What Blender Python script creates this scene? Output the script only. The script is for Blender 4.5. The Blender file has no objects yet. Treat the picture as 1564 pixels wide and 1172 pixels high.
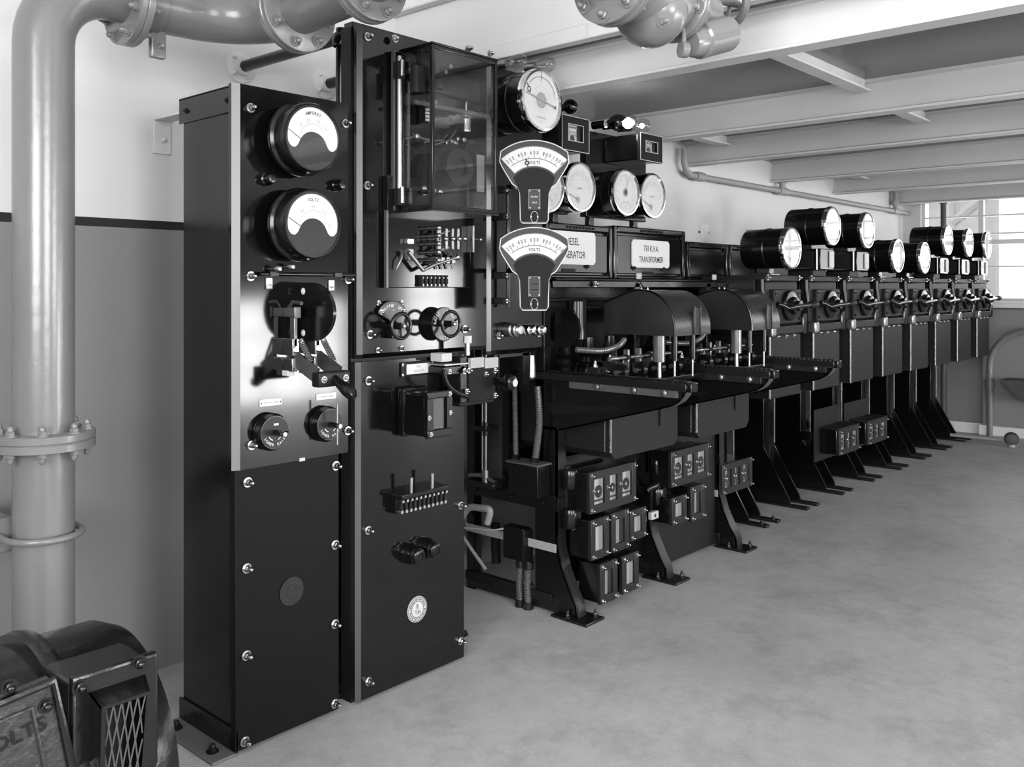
import bpy, bmesh, math, random
from mathutils import Vector, Matrix
random.seed(7)
C = bpy.context.scene.collection
PI = math.pi
# ------------------------------------------------------------------ survey of the photograph
FOC, PX0, PY0, YAW, EYE = 1381.0, 782.0, 438.0, math.radians(48.07), 1.40
RX, RY = math.cos(YAW), -math.sin(YAW)
FX, FY = math.sin(YAW), math.cos(YAW)
def _ray(u, v):
    r = (u - PX0) / FOC
    return (FX + r * RX, FY + r * RY, -(v - PY0) / FOC)
def onY(u, v, Y):
    d = _ray(u, v); t = Y / d[1]; return Vector((d[0] * t, Y, EYE + d[2] * t))
def onX(u, v, X):
    d = _ray(u, v); t = X / d[0]; return Vector((X, d[1] * t, EYE + d[2] * t))
def onZ(u, v, Z):
    d = _ray(u, v); t = (Z - EYE) / d[2]; return Vector((d[0] * t, d[1] * t, Z))
def xY(u, Y): return onY(u, 438, Y).x
def zY(u, v, Y): return onY(u, v, Y).z

# ------------------------------------------------------------------ materials
M = {}
def mat(name, col, rough=.5, metal=0, noise=None, coat=0, spec=.5, bump=None):
    m = bpy.data.materials.new(name); m.use_nodes = True
    nt = m.node_tree; b = nt.nodes['Principled BSDF']
    b.inputs['Base Color'].default_value = (col, col, col, 1)
    b.inputs['Roughness'].default_value = rough; b.inputs['Metallic'].default_value = metal
    b.inputs['Specular IOR Level'].default_value = spec
    b.inputs['Coat Weight'].default_value = coat; b.inputs['Coat Roughness'].default_value = .08
    if noise or bump:
        tc = nt.nodes.new('ShaderNodeTexCoord')
    if noise:
        sc, amt = noise
        n = nt.nodes.new('ShaderNodeTexNoise'); n.inputs['Scale'].default_value = sc; n.inputs['Detail'].default_value = 6
        r = nt.nodes.new('ShaderNodeValToRGB')
        lo, hi = col * (1 - amt), col * (1 + amt)
        r.color_ramp.elements[0].position = .3; r.color_ramp.elements[1].position = .7
        r.color_ramp.elements[0].color = (lo, lo, lo, 1); r.color_ramp.elements[1].color = (hi, hi, hi, 1)
        nt.links.new(tc.outputs['Object'], n.inputs['Vector']); nt.links.new(n.outputs['Fac'], r.inputs['Fac'])
        nt.links.new(r.outputs['Color'], b.inputs['Base Color'])
    if bump:
        sc, st = bump
        n = nt.nodes.new('ShaderNodeTexNoise'); n.inputs['Scale'].default_value = sc; n.inputs['Detail'].default_value = 4
        bp = nt.nodes.new('ShaderNodeBump'); bp.inputs['Strength'].default_value = st; bp.inputs['Distance'].default_value = .01
        nt.links.new(tc.outputs['Object'], n.inputs['Vector']); nt.links.new(n.outputs['Fac'], bp.inputs['Height'])
        nt.links.new(bp.outputs['Normal'], b.inputs['Normal'])
    M[name] = m
    return m
mat('slate', .0025, .10, bump=(5, .008), spec=.50)
mat('slate_dull', .0035, .50, spec=.14, noise=(9, .15))
mat('enamel', .0032, .20, spec=.42, bump=(25, .03))
mat('enamel_rough', .006, .30, spec=.45, bump=(90, .12))
mat('black', .004, .45, spec=.3)
mat('grey_iron', .009, .55, spec=.22, bump=(60, .05))
mat('face_grey', .010, .6, spec=.12)
mat('foot_paint', .11, .5)
mat('chamfer_glint', .15, .34, .35)  # pale tone paints in the window light reflected by the slate chamfer
mat('dark_face', .010, .42, spec=.35)
mat('dull_steel', .30, .38, 1)
mat('steel', .42, .27, 1)
mat('chrome', .75, .12, 1)
mat('brass', .22, .38, 1)
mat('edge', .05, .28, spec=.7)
mat('white', .56, .6)
mat('offwhite', .48, .6)
mat('seam', .02, .16, spec=1.0, coat=.6, bump=(120, .25))
mat('hose', .07, .20, spec=1.0)
mat('hopper_grey', .05, .6)
mat('print', .02, .6)
mat('midgrey', .28, .5)
mat('pale_grey', .40, .5)
mat('pipe_paint', .145, .24, noise=(5, .07), bump=(30, .08), spec=.6)
mat('pipe_paint_dark', .085, .42)
mat('wall_paint', .62, .75, noise=(1.2, .04))
mat('beam_paint', .60, .5, noise=(2, .05))
mat('plate_paint', .11, .24, spec=.4, noise=(1.5, .08))
mat('fascia_paint', .60, .7)
mat('motor', .0035, .22, spec=.5, bump=(40, .12))
mat('cast', .045, .32, .4, bump=(55, .5))
mat('outside', .75, .9)
mat('outside_grey', .42, .9)
def banded_wall():
    m = mat('dado_wall', .6, .7); nt = m.node_tree; b = nt.nodes['Principled BSDF']
    tc = nt.nodes.new('ShaderNodeTexCoord'); sp = nt.nodes.new('ShaderNodeSeparateXYZ')
    nt.links.new(tc.outputs['Object'], sp.inputs[0])
    r = nt.nodes.new('ShaderNodeValToRGB'); r.color_ramp.interpolation = 'CONSTANT'
    mp = nt.nodes.new('ShaderNodeMath'); mp.operation = 'DIVIDE'; mp.inputs[1].default_value = 4.0
    nt.links.new(sp.outputs['Z'], mp.inputs[0]); nt.links.new(mp.outputs[0], r.inputs['Fac'])
    e = r.color_ramp.elements
    e[0].position = 0; e[0].color = (.20, .20, .20, 1)
    e[1].position = 1.603 / 4; e[1].color = (.006, .006, .006, 1)
    x = e.new(1.629 / 4); x.color = (.64, .64, .64, 1)
    n = nt.nodes.new('ShaderNodeTexNoise'); n.inputs['Scale'].default_value = 2.2; n.inputs['Detail'].default_value = 5
    nt.links.new(tc.outputs['Object'], n.inputs['Vector'])
    mx = nt.nodes.new('ShaderNodeMix'); mx.data_type = 'RGBA'; mx.blend_type = 'MULTIPLY'; mx.inputs[0].default_value = .12
    nt.links.new(r.outputs['Color'], mx.inputs[6]); nt.links.new(n.outputs['Fac'], mx.inputs[7])
    nt.links.new(mx.outputs[2], b.inputs['Base Color'])
banded_wall()
def floor_mat():
    m = mat('concrete', .4, .5); nt = m.node_tree; b = nt.nodes['Principled BSDF']
    tc = nt.nodes.new('ShaderNodeTexCoord')
    def noise(s, d, ro=.5):
        n = nt.nodes.new('ShaderNodeTexNoise'); n.inputs['Scale'].default_value = s; n.inputs['Detail'].default_value = d
        n.inputs['Roughness'].default_value = ro; nt.links.new(tc.outputs['Object'], n.inputs['Vector']); return n
    def ramp(n, a, b_, p0=.35, p1=.65):
        r = nt.nodes.new('ShaderNodeValToRGB'); r.color_ramp.elements[0].position = p0; r.color_ramp.elements[1].position = p1
        r.color_ramp.elements[0].color = (a, a, a, 1); r.color_ramp.elements[1].color = (b_, b_, b_, 1)
        nt.links.new(n.outputs['Fac'], r.inputs['Fac']); return r
    r1 = ramp(noise(.9, 4), .40, .48); r2 = ramp(noise(14, 8, .7), .86, 1.0); r3 = ramp(noise(120, 3), .9, 1.0)
    r4 = ramp(noise(3.2, 6, .75), .80, 1.0, .36, .52)
    last = r1.outputs['Color']
    for r in (r2, r3, r4):
        mx = nt.nodes.new('ShaderNodeMix'); mx.data_type = 'RGBA'; mx.blend_type = 'MULTIPLY'; mx.inputs[0].default_value = 1
        nt.links.new(last, mx.inputs[6]); nt.links.new(r.outputs['Color'], mx.inputs[7]); last = mx.outputs[2]
    nt.links.new(last, b.inputs['Base Color'])
    bp = nt.nodes.new('ShaderNodeBump'); bp.inputs['Strength'].default_value = .15; bp.inputs['Distance'].default_value = .004
    nt.links.new(r2.outputs['Color'], bp.inputs['Height']); nt.links.new(bp.outputs['Normal'], b.inputs['Normal'])
floor_mat()
def glass(name, tint=.92, refl=1.0):
    m = bpy.data.materials.new(name); m.use_nodes = True; nt = m.node_tree
    for n in list(nt.nodes): nt.nodes.remove(n)
    o = nt.nodes.new('ShaderNodeOutputMaterial'); t = nt.nodes.new('ShaderNodeBsdfTransparent'); g = nt.nodes.new('ShaderNodeBsdfGlossy')
    t.inputs[0].default_value = (tint, tint, tint, 1); g.inputs['Roughness'].default_value = .03; g.inputs[0].default_value = (refl, refl, refl, 1)
    x = nt.nodes.new('ShaderNodeMixShader'); ge = nt.nodes.new('ShaderNodeNewGeometry'); dp = nt.nodes.new('ShaderNodeVectorMath'); dp.operation = 'DOT_PRODUCT'
    nt.links.new(ge.outputs['Normal'], dp.inputs[0]); nt.links.new(ge.outputs['Incoming'], dp.inputs[1]); last = dp.outputs['Value']
    for op, val, first in (('ABSOLUTE', 0, True), ('SUBTRACT', 1, False), ('POWER', 5, True), ('MULTIPLY_ADD', .95, True)):
        q = nt.nodes.new('ShaderNodeMath'); q.operation = op
        if first: nt.links.new(last, q.inputs[0]); q.inputs[1].default_value = val
        else: q.inputs[0].default_value = val; nt.links.new(last, q.inputs[1])
        if op == 'MULTIPLY_ADD': q.inputs[2].default_value = .045
        last = q.outputs[0]
    nt.links.new(last, x.inputs[0]); nt.links.new(t.outputs[0], x.inputs[1]); nt.links.new(g.outputs[0], x.inputs[2])
    nt.links.new(x.outputs[0], o.inputs[0]); M[name] = m
glass('glass'); glass('dark_glass', .25); glass('bulb_glass', .86)
def emit(name, s):
    m = bpy.data.materials.new(name); m.use_nodes = True; b = m.node_tree.nodes['Principled BSDF']
    b.inputs['Base Color'].default_value = (.8, .8, .8, 1); b.inputs['Emission Color'].default_value = (1, 1, 1, 1); b.inputs['Emission Strength'].default_value = s
    M[name] = m
emit('lit_bulb', 110)
mat('hood_paint', .016, .27, bump=(70, .10))

# ------------------------------------------------------------------ mesh builder
class MB:
    def __init__(s): s.V = []; s.F = []; s.I = []; s.S = []; s.mats = []; s.T = None
    def _m(s, name):
        if name not in s.mats: s.mats.append(name)
        return s.mats.index(name)
    def add(s, vs, fs, m, flat=()):
        k = s._m(m); n = len(s.V)
        s.V += [(s.T @ Vector(v)) if s.T is not None else Vector(v) for v in vs]
        for j, f in enumerate(fs): s.F.append(tuple(i + n for i in f)); s.I.append(k); s.S.append(j not in flat)
    def box(s, x0, x1, y0, y1, z0, z1, m='black', b=0):
        if x0 > x1: x0, x1 = x1, x0
        if y0 > y1: y0, y1 = y1, y0
        if z0 > z1: z0, z1 = z1, z0
        b = min(b, (x1 - x0) * .49, (y1 - y0) * .49, (z1 - z0) * .49)
        if b <= 0:
            vs = [(x, y, z) for z in (z0, z1) for y in (y0, y1) for x in (x0, x1)]
            s.add(vs, [(0, 2, 3, 1), (4, 5, 7, 6), (0, 1, 5, 4), (2, 6, 7, 3), (0, 4, 6, 2), (1, 3, 7, 5)], m); return s
        bm = bmesh.new(); bmesh.ops.create_cube(bm, size=1)
        for v in bm.verts: v.co = Vector(((x0 + x1) / 2 + v.co.x * (x1 - x0), (y0 + y1) / 2 + v.co.y * (y1 - y0), (z0 + z1) / 2 + v.co.z * (z1 - z0)))
        bmesh.ops.bevel(bm, geom=list(bm.edges), offset=b, segments=2, affect='EDGES', profile=.5)
        bm.verts.index_update()
        bm.faces.ensure_lookup_table(); bm.normal_update()
        flat = {i for i, f in enumerate(bm.faces) if max(abs(c) for c in f.normal) > .9999}
        s.add([v.co.copy() for v in bm.verts], [[v.index for v in f.verts] for f in bm.faces], m, flat); bm.free(); return s
    def lathe(s, prof, p0, axis, m='black', n=28, a0=0, a1=2 * PI):
        """prof: (radius, distance along axis[, material]) stations"""
        ax = Vector(axis).normalized(); p0 = Vector(p0)
        q = Vector((0, 0, 1)) if abs(ax.z) < .9 else Vector((0, 1, 0))
        e1 = ax.cross(q).normalized(); e2 = ax.cross(e1).normalized()
        full = abs(a1 - a0 - 2 * PI) < 1e-6; cnt = n if full else n + 1
        rings = []; vs = []
        for st in prof:
            r, h = st[0], st[1]
            if r < 1e-6: rings.append([len(vs)]); vs.append(p0 + ax * h)
            else:
                rings.append(list(range(len(vs), len(vs) + cnt)))
                for i in range(cnt):
                    a = a0 + (a1 - a0) * i / n; vs.append(p0 + ax * h + (e1 * math.cos(a) + e2 * math.sin(a)) * r)
        groups = {}
        for k in range(len(prof) - 1):
            A, B = rings[k], rings[k + 1]; mm = prof[k + 1][2] if len(prof[k + 1]) > 2 else m
            fs = groups.setdefault(mm, [])
            for i in range(n):
                j = (i + 1) % cnt
                if len(A) == 1 and len(B) == 1: continue
                if len(A) == 1: fs.append((A[0], B[i], B[j]))
                elif len(B) == 1: fs.append((A[i], B[0], A[j]))
                else: fs.append((A[i], B[i], B[j], A[j]))
        for mm, fs in groups.items():
            used = sorted({i for f in fs for i in f}); mp = {o: k for k, o in enumerate(used)}
            s.add([vs[i] for i in used], [tuple(mp[i] for i in f) for f in fs], mm)
        return s
    def cyl(s, p0, p1, r, m='black', n=20, r1=None):
        p0 = Vector(p0); p1 = Vector(p1); d = p1 - p0; r1 = r if r1 is None else r1
        return s.lathe([(0, 0), (r, 0), (r1, d.length), (0, d.length)], p0, d, m, n)
    def sphere(s, c, r, m='black', n=20, sz=1):
        return s.lathe([(r * math.sin(PI * i / 10), -r * sz * math.cos(PI * i / 10)) for i in range(11)], c, (0, 0, 1), m, n)
    def tube(s, pts, r, m='black', n=12, caps=True, closed=False):
        P = [Vector(p) for p in pts]; R = r if isinstance(r, (list, tuple)) else [r] * len(P)
        vs = []; prev = None; N = len(P)
        for i, p in enumerate(P):
            if closed: t = P[(i + 1) % N] - P[i - 1]
            else: t = P[min(i + 1, N - 1)] - P[max(i - 1, 0)]
            t.normalize()
            if prev is None:
                q = Vector((0, 0, 1)) if abs(t.z) < .9 else Vector((1, 0, 0)); e = t.cross(q).normalized()
            else: e = (prev - t * prev.dot(t)).normalized()
            prev = e; f = t.cross(e)
            for k in range(n):
                a = 2 * PI * k / n; vs.append(p + (e * math.cos(a) + f * math.sin(a)) * R[i])
        fs = []
        for i in range(N if closed else N - 1):
            for k in range(n):
                i2 = (i + 1) % N; k2 = (k + 1) % n
                fs.append((i * n + k, i * n + k2, i2 * n + k2, i2 * n + k))
        if caps and not closed: fs += [tuple(range(n))[::-1], tuple(range((N - 1) * n, N * n))]
        s.add(vs, fs, m); return s
    def hose(s, pts, r, m='enamel', pitch=.012, n=14):
        P = smooth(pts, 24); L = [0]
        for i in range(1, len(P)): L.append(L[-1] + (P[i] - P[i - 1]).length)
        steps = max(8, int(L[-1] / pitch)); Q = []; R = []
        for k in range(steps * 4 + 1):
            d = L[-1] * k / (steps * 4); i = 0
            while i < len(L) - 2 and L[i + 1] < d: i += 1
            f = (d - L[i]) / max(1e-9, L[i + 1] - L[i]); Q.append(P[i].lerp(P[i + 1], f)); R.append(r * (1 if k % 4 in (1, 2) else .80))
        return s.tube(Q, R, m, n)
    def prism(s, poly, ax, c0, c1, m='black'):
        """poly of (a, b): ax 'x' -> (y, z), 'y' -> (x, z), 'z' -> (x, y)"""
        def P(a, b, c): return {'x': (c, a, b), 'y': (a, c, b), 'z': (a, b, c)}[ax]
        n = len(poly)
        vs = [P(a, b, c0) for a, b in poly] + [P(a, b, c1) for a, b in poly]
        fs = [tuple(range(n))[::-1], tuple(range(n, 2 * n))] + [(i, (i + 1) % n, n + (i + 1) % n, n + i) for i in range(n)]
        s.add(vs, fs, m); return s
    def flat(s, poly, y, m='white'):
        """a printed shape lying in the plane y, facing -Y"""
        s.add([(a, y, b) for a, b in poly], [tuple(range(len(poly)))], m); return s
    def band(s, cx, cz, r0, r1, a0, a1, y, m, n=32):
        vs = []; fs = []
        for i in range(n + 1):
            a = a0 + (a1 - a0) * i / n; c, d = math.cos(a), math.sin(a)
            vs += [(cx + r0 * c, y, cz + r0 * d), (cx + r1 * c, y, cz + r1 * d)]
            if i: fs.append((2 * i - 2, 2 * i - 1, 2 * i + 1, 2 * i))
        s.add(vs, fs, m); return s
    def tick(s, cx, cz, a, r0, r1, w, y, m='print'):
        c, d = math.cos(a), math.sin(a); h = w / 2
        s.flat([(cx + r0 * c - h * d, cz + r0 * d + h * c), (cx + r1 * c - h * d, cz + r1 * d + h * c), (cx + r1 * c + h * d, cz + r1 * d - h * c), (cx + r0 * c + h * d, cz + r0 * d - h * c)], y, m); return s
    def text(s, txt, cx, cz, size, y, m='print', rot=0, sx=.8, th=0):
        me = text_mesh(txt)
        xs = [v.co.x for v in me.vertices]
        if not xs: return s
        mid = (min(xs) + max(xs)) / 2; c, d = math.cos(rot), math.sin(rot)
        vs = []
        for v in me.vertices:
            a, b = (v.co.x - mid) * size * sx, (v.co.y - .35) * size
            vs.append((cx + a * c - b * d, y, cz + a * d + b * c))
        s.add(vs, [tuple(p.vertices) for p in me.polygons], m); return s
    def arc_text(s, txt, cx, cz, r, a_mid, step, size, y, m='print', sx=.8, inside=False):
        n = len(txt)
        for i, ch in enumerate(txt):
            k = i - (n - 1) / 2; a = a_mid + (k * step if inside else -k * step)
            if ch != ' ': s.text(ch, cx + r * math.cos(a), cz + r * math.sin(a), size, y, m, a + (PI / 2 if inside else -PI / 2), sx)
        return s
    def build(s, name, parent=None, ang=38):
        me = bpy.data.meshes.new(name)
        off = base(parent) if parent else Vector((0, 0, 0))
        me.from_pydata([v - off for v in s.V], [], s.F)
        for m in s.mats: me.materials.append(M[m])
        me.polygons.foreach_set('material_index', s.I)
        bm = bmesh.new(); bm.from_mesh(me); bmesh.ops.recalc_face_normals(bm, faces=bm.faces); bm.to_mesh(me); bm.free()
        me.set_sharp_from_angle(angle=math.radians(ang)); me.polygons.foreach_set('use_smooth', s.S); me.update()
        o = bpy.data.objects.new(name, me); C.objects.link(o)
        if parent: o.parent = parent
        return o
_TX = {}
def text_mesh(t):
    if t not in _TX:
        cu = bpy.data.curves.new('lettering', 'FONT'); cu.body = t; cu.size = 1; cu.resolution_u = 2; cu.offset = .012
        o = bpy.data.objects.new('lettering', cu); C.objects.link(o)
        bpy.context.view_layer.update()
        me = bpy.data.meshes.new_from_object(o.evaluated_get(bpy.context.evaluated_depsgraph_get()))
        bpy.data.objects.remove(o); _TX[t] = me
    return _TX[t]
def smooth(pts, k=10):
    P = [Vector(p) for p in pts]
    if len(P) < 3: return [P[0].lerp(P[1], i / k) for i in range(k + 1)]
    out = []
    for i in range(len(P) - 1):
        a = P[max(i - 1, 0)]; b = P[i]; c = P[i + 1]; d = P[min(i + 2, len(P) - 1)]
        for j in range(k):
            t = j / k
            out.append(.5 * ((2 * b) + (c - a) * t + (2 * a - 5 * b + 4 * c - d) * t * t + (3 * b - a - 3 * c + d) * t ** 3))
    return out + [P[-1]]
def arc3(c, r, a0, a1, plane, n=12):
    out = []
    for i in range(n + 1):
        a = a0 + (a1 - a0) * i / n; p, q = r * math.cos(a), r * math.sin(a)
        out.append(Vector(c) + Vector({'xz': (p, 0, q), 'yz': (0, p, q), 'xy': (p, q, 0)}[plane]))
    return out
def base(o):
    v = Vector((0, 0, 0))
    while o: v = v + o.location; o = o.parent
    return v
def thing(name, label, cat, loc, group=None):
    o = bpy.data.objects.new(name, None); o.empty_display_size = .05; C.objects.link(o); o.location = loc
    o['label'] = label; o['category'] = cat
    if group: o['group'] = group
    return o
def tag(o, label, cat, group=None):
    o['label'] = label; o['category'] = cat
    if group: o['group'] = group
    return o
def struct(o): o['kind'] = 'structure'; return o
_kids = {}
def dup(root, d, label=None, group=None):
    r = root.copy(); C.objects.link(r); r.location = root.location + Vector(d)
    if label: r['label'] = label
    if group: r['group'] = group
    for ch in list(root.children):
        c = ch.copy(); C.objects.link(c); c.parent = r
        for g in list(ch.children):
            e = g.copy(); C.objects.link(e); e.parent = c
    return r
_BOLT = {}
def bolt(parent, p, r=.013, L=.028, name='bolt', m='steel', d=(0, -1, 0)):
    """washer, hexagon nut and rounded stud end standing out along d from p"""
    key = (round(r, 4), round(L, 4), m, d)
    if key not in _BOLT:
        b = MB(); D = Vector(d)
        b.lathe([(0, 0), (r * 1.15, 0), (r * 1.15, L * .14), (0, L * .14)], (0, 0, 0), d, m, 16)
        b.lathe([(r * .80, .1 * L), (r * .80, .42 * L), (r * .62, .50 * L), (.3 * r, .52 * L)], (0, 0, 0), d, m, 6)
        b.lathe([(r * .55, .45 * L), (r * .58, .66 * L), (r * .50, .84 * L), (r * .30, .96 * L), (0, L)], (0, 0, 0), d, m, 14)
        _BOLT[key] = b.build(name)
        o = _BOLT[key]
    else:
        o = _BOLT[key].copy(); C.objects.link(o)
    o.name = name
    o.parent = parent; o.location = Vector(p) - base(parent)
    return o

# ================================================================== THE ROOM
WY, EX, BY, WX, CZ, HZ = 3.17, 9.45, -4.3, -2.6, 2.36, 3.8
b = MB(); b.box(WX - .2, EX + .2, BY - .2, WY + .2, -.12, 0, 'concrete'); struct(b.build('floor'))
b = MB(); b.box(WX - .2, EX + .2, WY, WY + .2, 0, HZ, 'dado_wall'); struct(b.build('wall_back'))
# end wall with its tall steel window
wy0, wy1, wz0, wz1 = -3.6, 3.0, 1.26, 2.27
b = MB()
b.box(EX, EX + .25, BY - .2, WY, 0, wz0, 'dado_wall'); b.box(EX, EX + .25, BY - .2, WY, wz1, HZ, 'dado_wall')
b.box(EX, EX + .25, wy1, WY, wz0, wz1, 'dado_wall'); b.box(EX, EX + .25, BY - .2, wy0, wz0, wz1, 'dado_wall')
b.box(EX - .07, EX, BY, 2.43, .0, wz0 - .06, 'dado_wall', .02)
struct(b.build('wall_end'))
b = MB(); b.box(EX - .16, EX + .12, wy0, wy1, wz0 - .06, wz0, 'fascia_paint', .008); struct(b.build('windowsill_end'))
b = MB(); b.box(EX - .1, EX, 2.43, WY, 0, .10, 'wall_paint', .01); b.box(EX - .16, EX - .07, BY, 2.43, 0, .10, 'wall_paint', .01); struct(b.build('baseboard_end'))
def sash(prefix, x, y0, y1, z0, z1, ym, zm, thick, gl=True):
    b = MB()
    for y in ym:
        w = .045 if y in thick else .014
        b.box(x - .02, x + .03, y - w / 2, y + w / 2, z0, z1, 'beam_paint')
    for z in zm:
        w = .045 if z in thick else .014
        b.box(x - .018, x + .028, y0, y1, z - w / 2, z + w / 2, 'beam_paint')
    for z in (z0 + .015, z1 - .015): b.box(x - .02, x + .03, y0, y1, z - .015, z + .015, 'beam_paint')
    for y in (y0 + .015, y1 - .015): b.box(x - .02, x + .03, y - .015, y + .015, z0, z1, 'beam_paint')
    f = struct(b.build('window_%s' % prefix))
    if gl:
        g = MB(); g.box(x + .004, x + .008, y0, y1, z0, z1, 'glass'); p = g.build('window_pane', f)
    return f
ex = EX + .06
ym = [onX(1499, 350, ex).y, onX(1441, 350, ex).y - .0, 1.95, 1.55, 1.15, .75, .35, -.05, -.45, -.85, -1.25, -1.65, -2.05, -2.45, -2.85, -3.25]
zm = [onX(1540, 328, ex).z, onX(1540, 356, ex).z, onX(1540, 369, ex).z, onX(1540, 407, ex).z]
b_frame = sash('1', ex, wy0, wy1, wz0, wz1, ym, zm, {ym[0], zm[2], ym[5], ym[9], ym[13]})
# a lean-to roof strut and stanchion standing outside the window
b = MB(); p, q = onX(1452, 342, 11.2), onX(1500, 304, 11.2)
b.tube([p, p.lerp(q, 1.8)], .06, 'outside_grey', 8); b.tube([(11.2, p.y, 0), (11.2, p.y, 3.0)], .06, 'outside_grey', 8)
tag(b.build('roof_brace'), 'pale diagonal strut and post of a lean-to outside the end window', 'brace')
b = MB(); b.box(12.6, 12.8, 3.1, 6.5, 0, 2.6, 'outside_grey'); b.box(12.5, 12.9, 3.0, 6.6, 2.6, 2.75, 'outside')
tag(b.build('outbuilding'), 'pale outbuilding seen through the top corner of the end window', 'building')
b = MB(); b.box(EX + .2, 24, -14, 16, -.3, -.12, 'outside_grey'); struct(b.build('ground_outside'))
# wall behind the photographer: windows and a tall doorway give the daylight
holes = [(-1.3, .9, 1.0, 3.1), (2.6, 4.2, 1.05, 2.2), (5.3, 7.1, .03, 1.25), (8.05, 9.15, .4, 1.7)]
b = MB(); x = WX - .2
for (h0, h1, z0, z1) in holes:
    b.box(x, h0, BY - .2, BY, 0, HZ, 'dado_wall'); b.box(h0, h1, BY - .2, BY, 0, z0, 'dado_wall'); b.box(h0, h1, BY - .2, BY, z1, HZ, 'dado_wall'); x = h1
b.box(x, EX + .2, BY - .2, BY, 0, HZ, 'dado_wall'); struct(b.build('wall_front'))
sw = (-2.6, .6, 1.2, 3.3)
b = MB(); b.box(WX - .2, WX, BY, sw[0], 0, HZ, 'dado_wall'); b.box(WX - .2, WX, sw[1], WY, 0, HZ, 'dado_wall'); b.box(WX - .2, WX, sw[0], sw[1], 0, sw[2], 'dado_wall'); b.box(WX - .2, WX, sw[0], sw[1], sw[3], HZ, 'dado_wall'); struct(b.build('wall_side'))
b = MB()
for k in range(5): yy = sw[0] + (sw[1] - sw[0]) * k / 4; b.box(WX - .1, WX - .05, yy - .018, yy + .018, sw[2], sw[3], 'beam_paint')
for k in range(5): zz = sw[2] + (sw[3] - sw[2]) * k / 4; b.box(WX - .1, WX - .05, sw[0], sw[1], zz - .014, zz + .014, 'beam_paint')
struct(b.build('window_7'))
for i, (h0, h1, z0, z1) in enumerate(holes):
    b = MB(); n = 4 if i < 2 else 3
    for k in range(n + 1):
        xx = h0 + (h1 - h0) * k / n; b.box(xx - .018, xx + .018, BY - .1, BY - .05, z0, z1, 'beam_paint')
    m_ = 5 if i == 0 else 3
    for k in range(m_ + 1):
        zz = z0 + (z1 - z0) * k / m_; b.box(h0, h1, BY - .1, BY - .05, zz - .014, zz + .014, 'beam_paint')
    struct(b.build('door_1' if i == 2 else 'window_%d' % (i + 2)))
# ceiling: steel plates on beams over the switchgear, a higher bay beside it
FXX = 2.76
b = MB(); b.box(FXX, EX + .2, BY - .2, WY, CZ, CZ + .03, 'plate_paint'); struct(b.build('ceiling_plate'))
b = MB(); b.box(WX - .2, FXX, BY - .2, WY + .2, HZ, HZ + .15, 'wall_paint'); struct(b.build('ceiling_high'))
b = MB(); b.box(FXX - .05, FXX - .002, BY, WY, CZ - .03, CZ + .03, 'fascia_paint', .006); b.box(FXX - .03, FXX - .004, BY, WY, CZ + .03, HZ, 'fascia_paint')
struct(b.build('wall_fascia'))
zt = onX(660, 16, FXX).z
b = MB(); b.box(FXX - .08, FXX - .03, BY, WY, zt, zt + .09, 'wall_paint', .01); struct(b.build('trim_fascia'))
b = MB(); b.box(FXX - .056, FXX - .052, onX(918, 50, FXX).y - .02, onX(918, 50, FXX).y + .02, CZ - .03, CZ + .04, 'fascia_paint', .004); struct(b.build('trim_fascia_clip'))
BEAMS = [2.96, 4.30, 5.31, 6.58, 7.76, 9.17]
for xb in BEAMS:
    b = MB(); w = .045
    b.box(xb - 2 * w, xb, BY, WY, 2.2, 2.213, 'beam_paint', .003); b.box(xb - 2 * w, xb, BY, WY, CZ - .014, CZ, 'beam_paint')
    b.box(xb - w - .006, xb - w + .006, BY, WY, 2.213, CZ - .014, 'beam_paint')
    for s_ in (-1, 1): b.prism([(xb - w + s_ * .006, 2.213), (xb - w + s_ * .03, 2.213), (xb - w + s_ * .006, 2.222)], 'y', BY, WY, 'beam_paint')
    struct(b.build('ceiling_beam'))
for (u0, v0, u1, v1) in [(1222, 87, 1330, 145), (1088, 213, 1140, 226), (1395, 176, 1432, 191), (1335, 274, 1350, 278)]:
    p, q = onZ(u0, v0, 2.32), onZ(u1, v1, 2.32); yy = (p.y + q.y) / 2
    nb = min(BEAMS, key=lambda t: abs(t - q.x)); i = BEAMS.index(nb); i = max(i, 1)
    b = MB(); b.box(BEAMS[i - 1] + .001, BEAMS[i] - .091, yy - .035, yy + .035, 2.30, 2.312, 'beam_paint', .002); b.box(BEAMS[i - 1] + .001, BEAMS[i] - .091, yy - .005, yy + .005, 2.312, CZ, 'beam_paint')
    struct(b.build('ceiling_strap'))

# ---- light: daylight through the window and door openings
def daylight(name, loc, rot, sx, sy, watts):
    L = bpy.data.lights.new(name, 'AREA'); L.shape = 'RECTANGLE'; L.size = sx; L.size_y = sy; L.energy = watts
    o = bpy.data.objects.new(name, L); C.objects.link(o); o.location = loc; o.rotation_euler = rot; return o
K = [300, 150, 185, 120]
for i, (h0, h1, z0, z1) in enumerate(holes):
    daylight('daylight_opening', ((h0 + h1) / 2, BY - .25, (z0 + z1) / 2), (PI / 2, 0, 0), h1 - h0, z1 - z0, K[i])
daylight('daylight_end', (EX + .32, (wy0 + wy1) / 2, (wz0 + wz1) / 2), (PI / 2, 0, PI / 2), wy1 - wy0, wz1 - wz0, 75)
daylight('daylight_side', (WX - .25, (sw[0] + sw[1]) / 2, (sw[2] + sw[3]) / 2), (PI / 2, 0, -PI / 2), sw[1] - sw[0], sw[3] - sw[2], 430)
w = bpy.data.worlds.new('World'); bpy.context.scene.world = w; w.use_nodes = True
bg = w.node_tree.nodes['Background']; bg.inputs[0].default_value = (1, 1, 1, 1); bg.inputs[1].default_value = 2.3

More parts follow.
